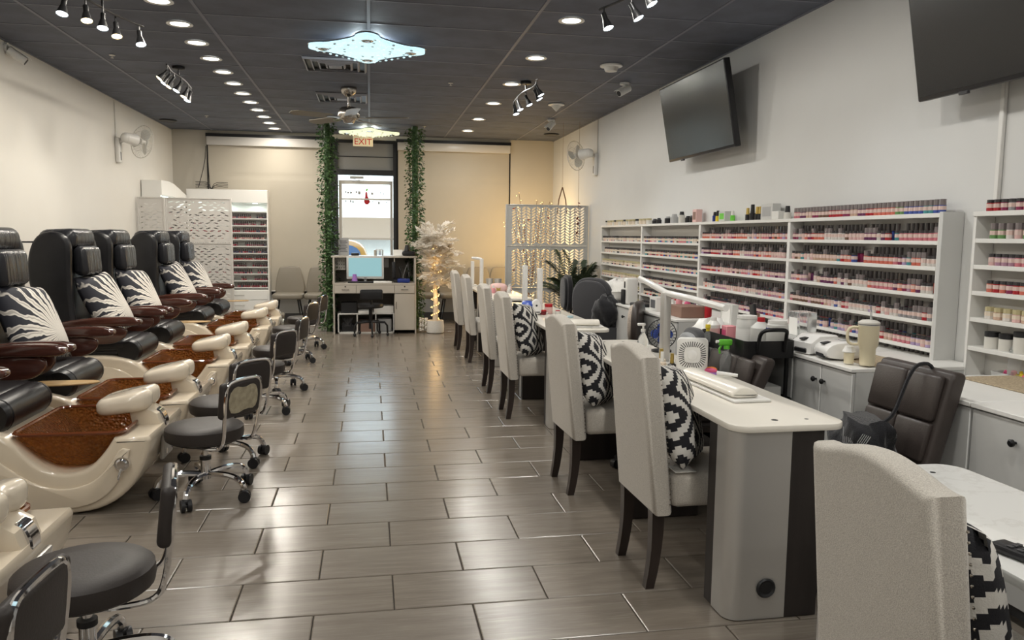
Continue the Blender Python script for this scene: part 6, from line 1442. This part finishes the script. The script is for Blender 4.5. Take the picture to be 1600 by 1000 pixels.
# ------------------------------------------------------------------ nail polish racks
def rack(label, loc, rz, w, z1, nshelf, drawers, seed, arch):
    t = thing('polish_rack', label, 'rack', loc, rz, 'lit nail polish racks'); D = .24
    for x in (0, w-.018): q = G(); q.rbox(x, x+.018, 0, D, 0, z1-.20, 'white_laminate', .002, 1); q.build('side_panel', t)
    q = G(); q.box(.018, w-.018, D-.012, D, 0, z1-.20, 'white_laminate'); q.build('back_panel', t)
    top = [(0, z1-.20), (w, z1-.20)] + ([(w, z1-.13), (w*.75, z1-.07), (w*.5, z1-.01), (w*.25, z1+.01), (0, z1)] if arch else [(w, z1), (0, z1)])
    q = G(); q.slab(top, .26, 'white_laminate', .004, 1, T=Matrix.Translation((0, D, 0)) @ XZ); q.build('header', t)
    nl = 3 if not arch else 4
    for k in range(nl):
        q = G(); x = w*(k+.5)/nl; q.lathe([(.035, 0), (.04, -.006), (.0005, -.0065)], 'rack_led', 14, Matrix.Translation((x, .07, z1-.2006)), cap=False); q.build('spot_lens', t); lamp('lamp', 'AREA', t, (x, .07, z1-.225), 1.3, (.85, 1, .95), .07)
    z0 = .56; zs = [z0+(z1-.34-z0)*k/(nshelf-1) for k in range(nshelf)]
    vs = G(); rr_ = random.Random(seed)
    for k, z in enumerate(zs):
        q = G(); q.box(.0185, w-.0185, .03, D-.0125, z-.010, z, 'white_laminate'); q.box(.0185, w-.0185, .028, .030, z-.010, z+.012, 'frosted_plastic'); q.build('shelf_board', t)
    q = G(); q.rbox(.0185, w-.0185, .004, D-.0125, .0, z0-.03, 'white_laminate', .002, 1); q.build('base_cabinet', t)
    for k in range(drawers):
        a = .06+(z0-.09)*k/drawers; b_ = .06+(z0-.09)*(k+1)/drawers-.008; q = G(); q.rbox(.20*w, w-.03, -.012, .0035, a, b_, 'white_laminate', .002, 1); d = q.build('drawer', t); q = G(); q.tube([(.52*w, -.013, (a+b_)/2), (.52*w, -.028, (a+b_)/2), (.68*w, -.028, (a+b_)/2), (.68*w, -.013, (a+b_)/2)], .004, 'satin_silver', 6); q.build('handle', d)
    # the small bottles, several hundred, stay joined
    cols = [(.30, .02, .04), (.20, .02, .05), (.45, .15, .18), (.10, .02, .03), (.40, .03, .03), (.05, .04, .10), (.25, .10, .12), (.55, .35, .30)]
    V, F, FM, CC = [], [], [], []
    for k, z in enumerate(zs):
        if k >= nshelf-1: continue
        x = .04; gap = 0
        ch = cols[k % len(cols)]
        while x < w-.04:
            if rr_.random() < .035: x += rr_.uniform(.04, .12); continue
            if k == 0 and x < w*.55: c_ = (.50, .52, .16)
            else: c_ = rr_.choice(cols) if rr_.random() < .4 else ch
            if k == 1 and x < w*.62: x += .03; continue
            g = G(); g.lathe([(.011, 0), (.011, .030), (.007, .036)], 'tint', 6, Matrix.Translation((x, .06, z+.0005))); nb = len(g.f); g.lathe([(.0085, .0365), (.0075, .072)], 'jar_lid', 6, Matrix.Translation((x, .06, z+.0005)))
            b0 = len(V); V += g.v; F += [[b0+i for i in f] for f in g.f]; FM += [0]*nb+[1]*(len(g.f)-nb); CC += [(*c_, 1)]*len(g.v); x += .0285
    me = bpy.data.meshes.new('polish_bottles'); me.from_pydata(V, [], F); me.materials.append(MATS['tint_attr']); me.materials.append(MATS['jar_lid']); me.polygons.foreach_set('material_index', FM)
    at = me.color_attributes.new('tint', 'FLOAT_COLOR', 'POINT'); at.data.foreach_set('color', [q_ for c_ in CC for q_ in c_])
    o = link('polish_bottles', me, None, loc=loc, rot=(0, 0, rz), kind='stuff', label='hundreds of small polish bottles on the '+('back-wall' if not arch else 'left-wall')+' rack', cat='bottles')
    return t
rack('tall white lit polish rack with drawers against the back wall', (-2.78, 12.93, 0), 0, 1.20, 2.09, 12, 3, 2, False)
rack('white lit polish rack with curved header along the left wall', (-2.79, 11.42, 0), RAD(90), 1.46, 2.12, 12, 3, 6, True)
q = G(); q.rbox(-.05, .05, -.14, .14, 0, .07, 'black_plastic', .01, 2); q.build('black_box', loc=(-2.90, 12.55, 2.02), label='black box on top of the curved rack header', cat='box')
t = thing('twig_garland', 'dark twigs lying over the junction of the two racks', 'twigs', (-2.42, 12.98, 2.0912))
for k in range(9): q = G(); a = rb.uniform(-.6, .6); q.tube(smooth([(0, 0, .006), (.10*cos(a*2)*(1 if k % 2 else -1), .03*sin(a), .04+.01*k), (.24*(1 if k % 2 else -1), .03, .02+.012*k)], 2), .004, 'black_metal', 5); q.build('twig', t)
t = thing('black_cable', 'black cables dropping from the shade corner to the rack', 'cable', (-2.50, 13.16, 2.75))
q = G(); q.tube(smooth([(-.02, 0, .02), (-.04, -.02, -.25), (-.14, -.05, -.63)], 2), .006, 'black_plastic', 6); q.tube(smooth([(.0, 0, .02), (.01, -.01, -.3), (.03, -.02, -.63)], 2), .005, 'black_plastic', 6); q.build('lead', t)

bottle('blue_bottle', 'tall blue bottle standing on the dark cart by the palm', 'bottle', 2.44, 8.09, .6908, [(.035, 0), (.037, .004), (.037, .17), (.018, .20)], 'blue', [(.018, .2005), (.018, .225)], 'deep_blue')
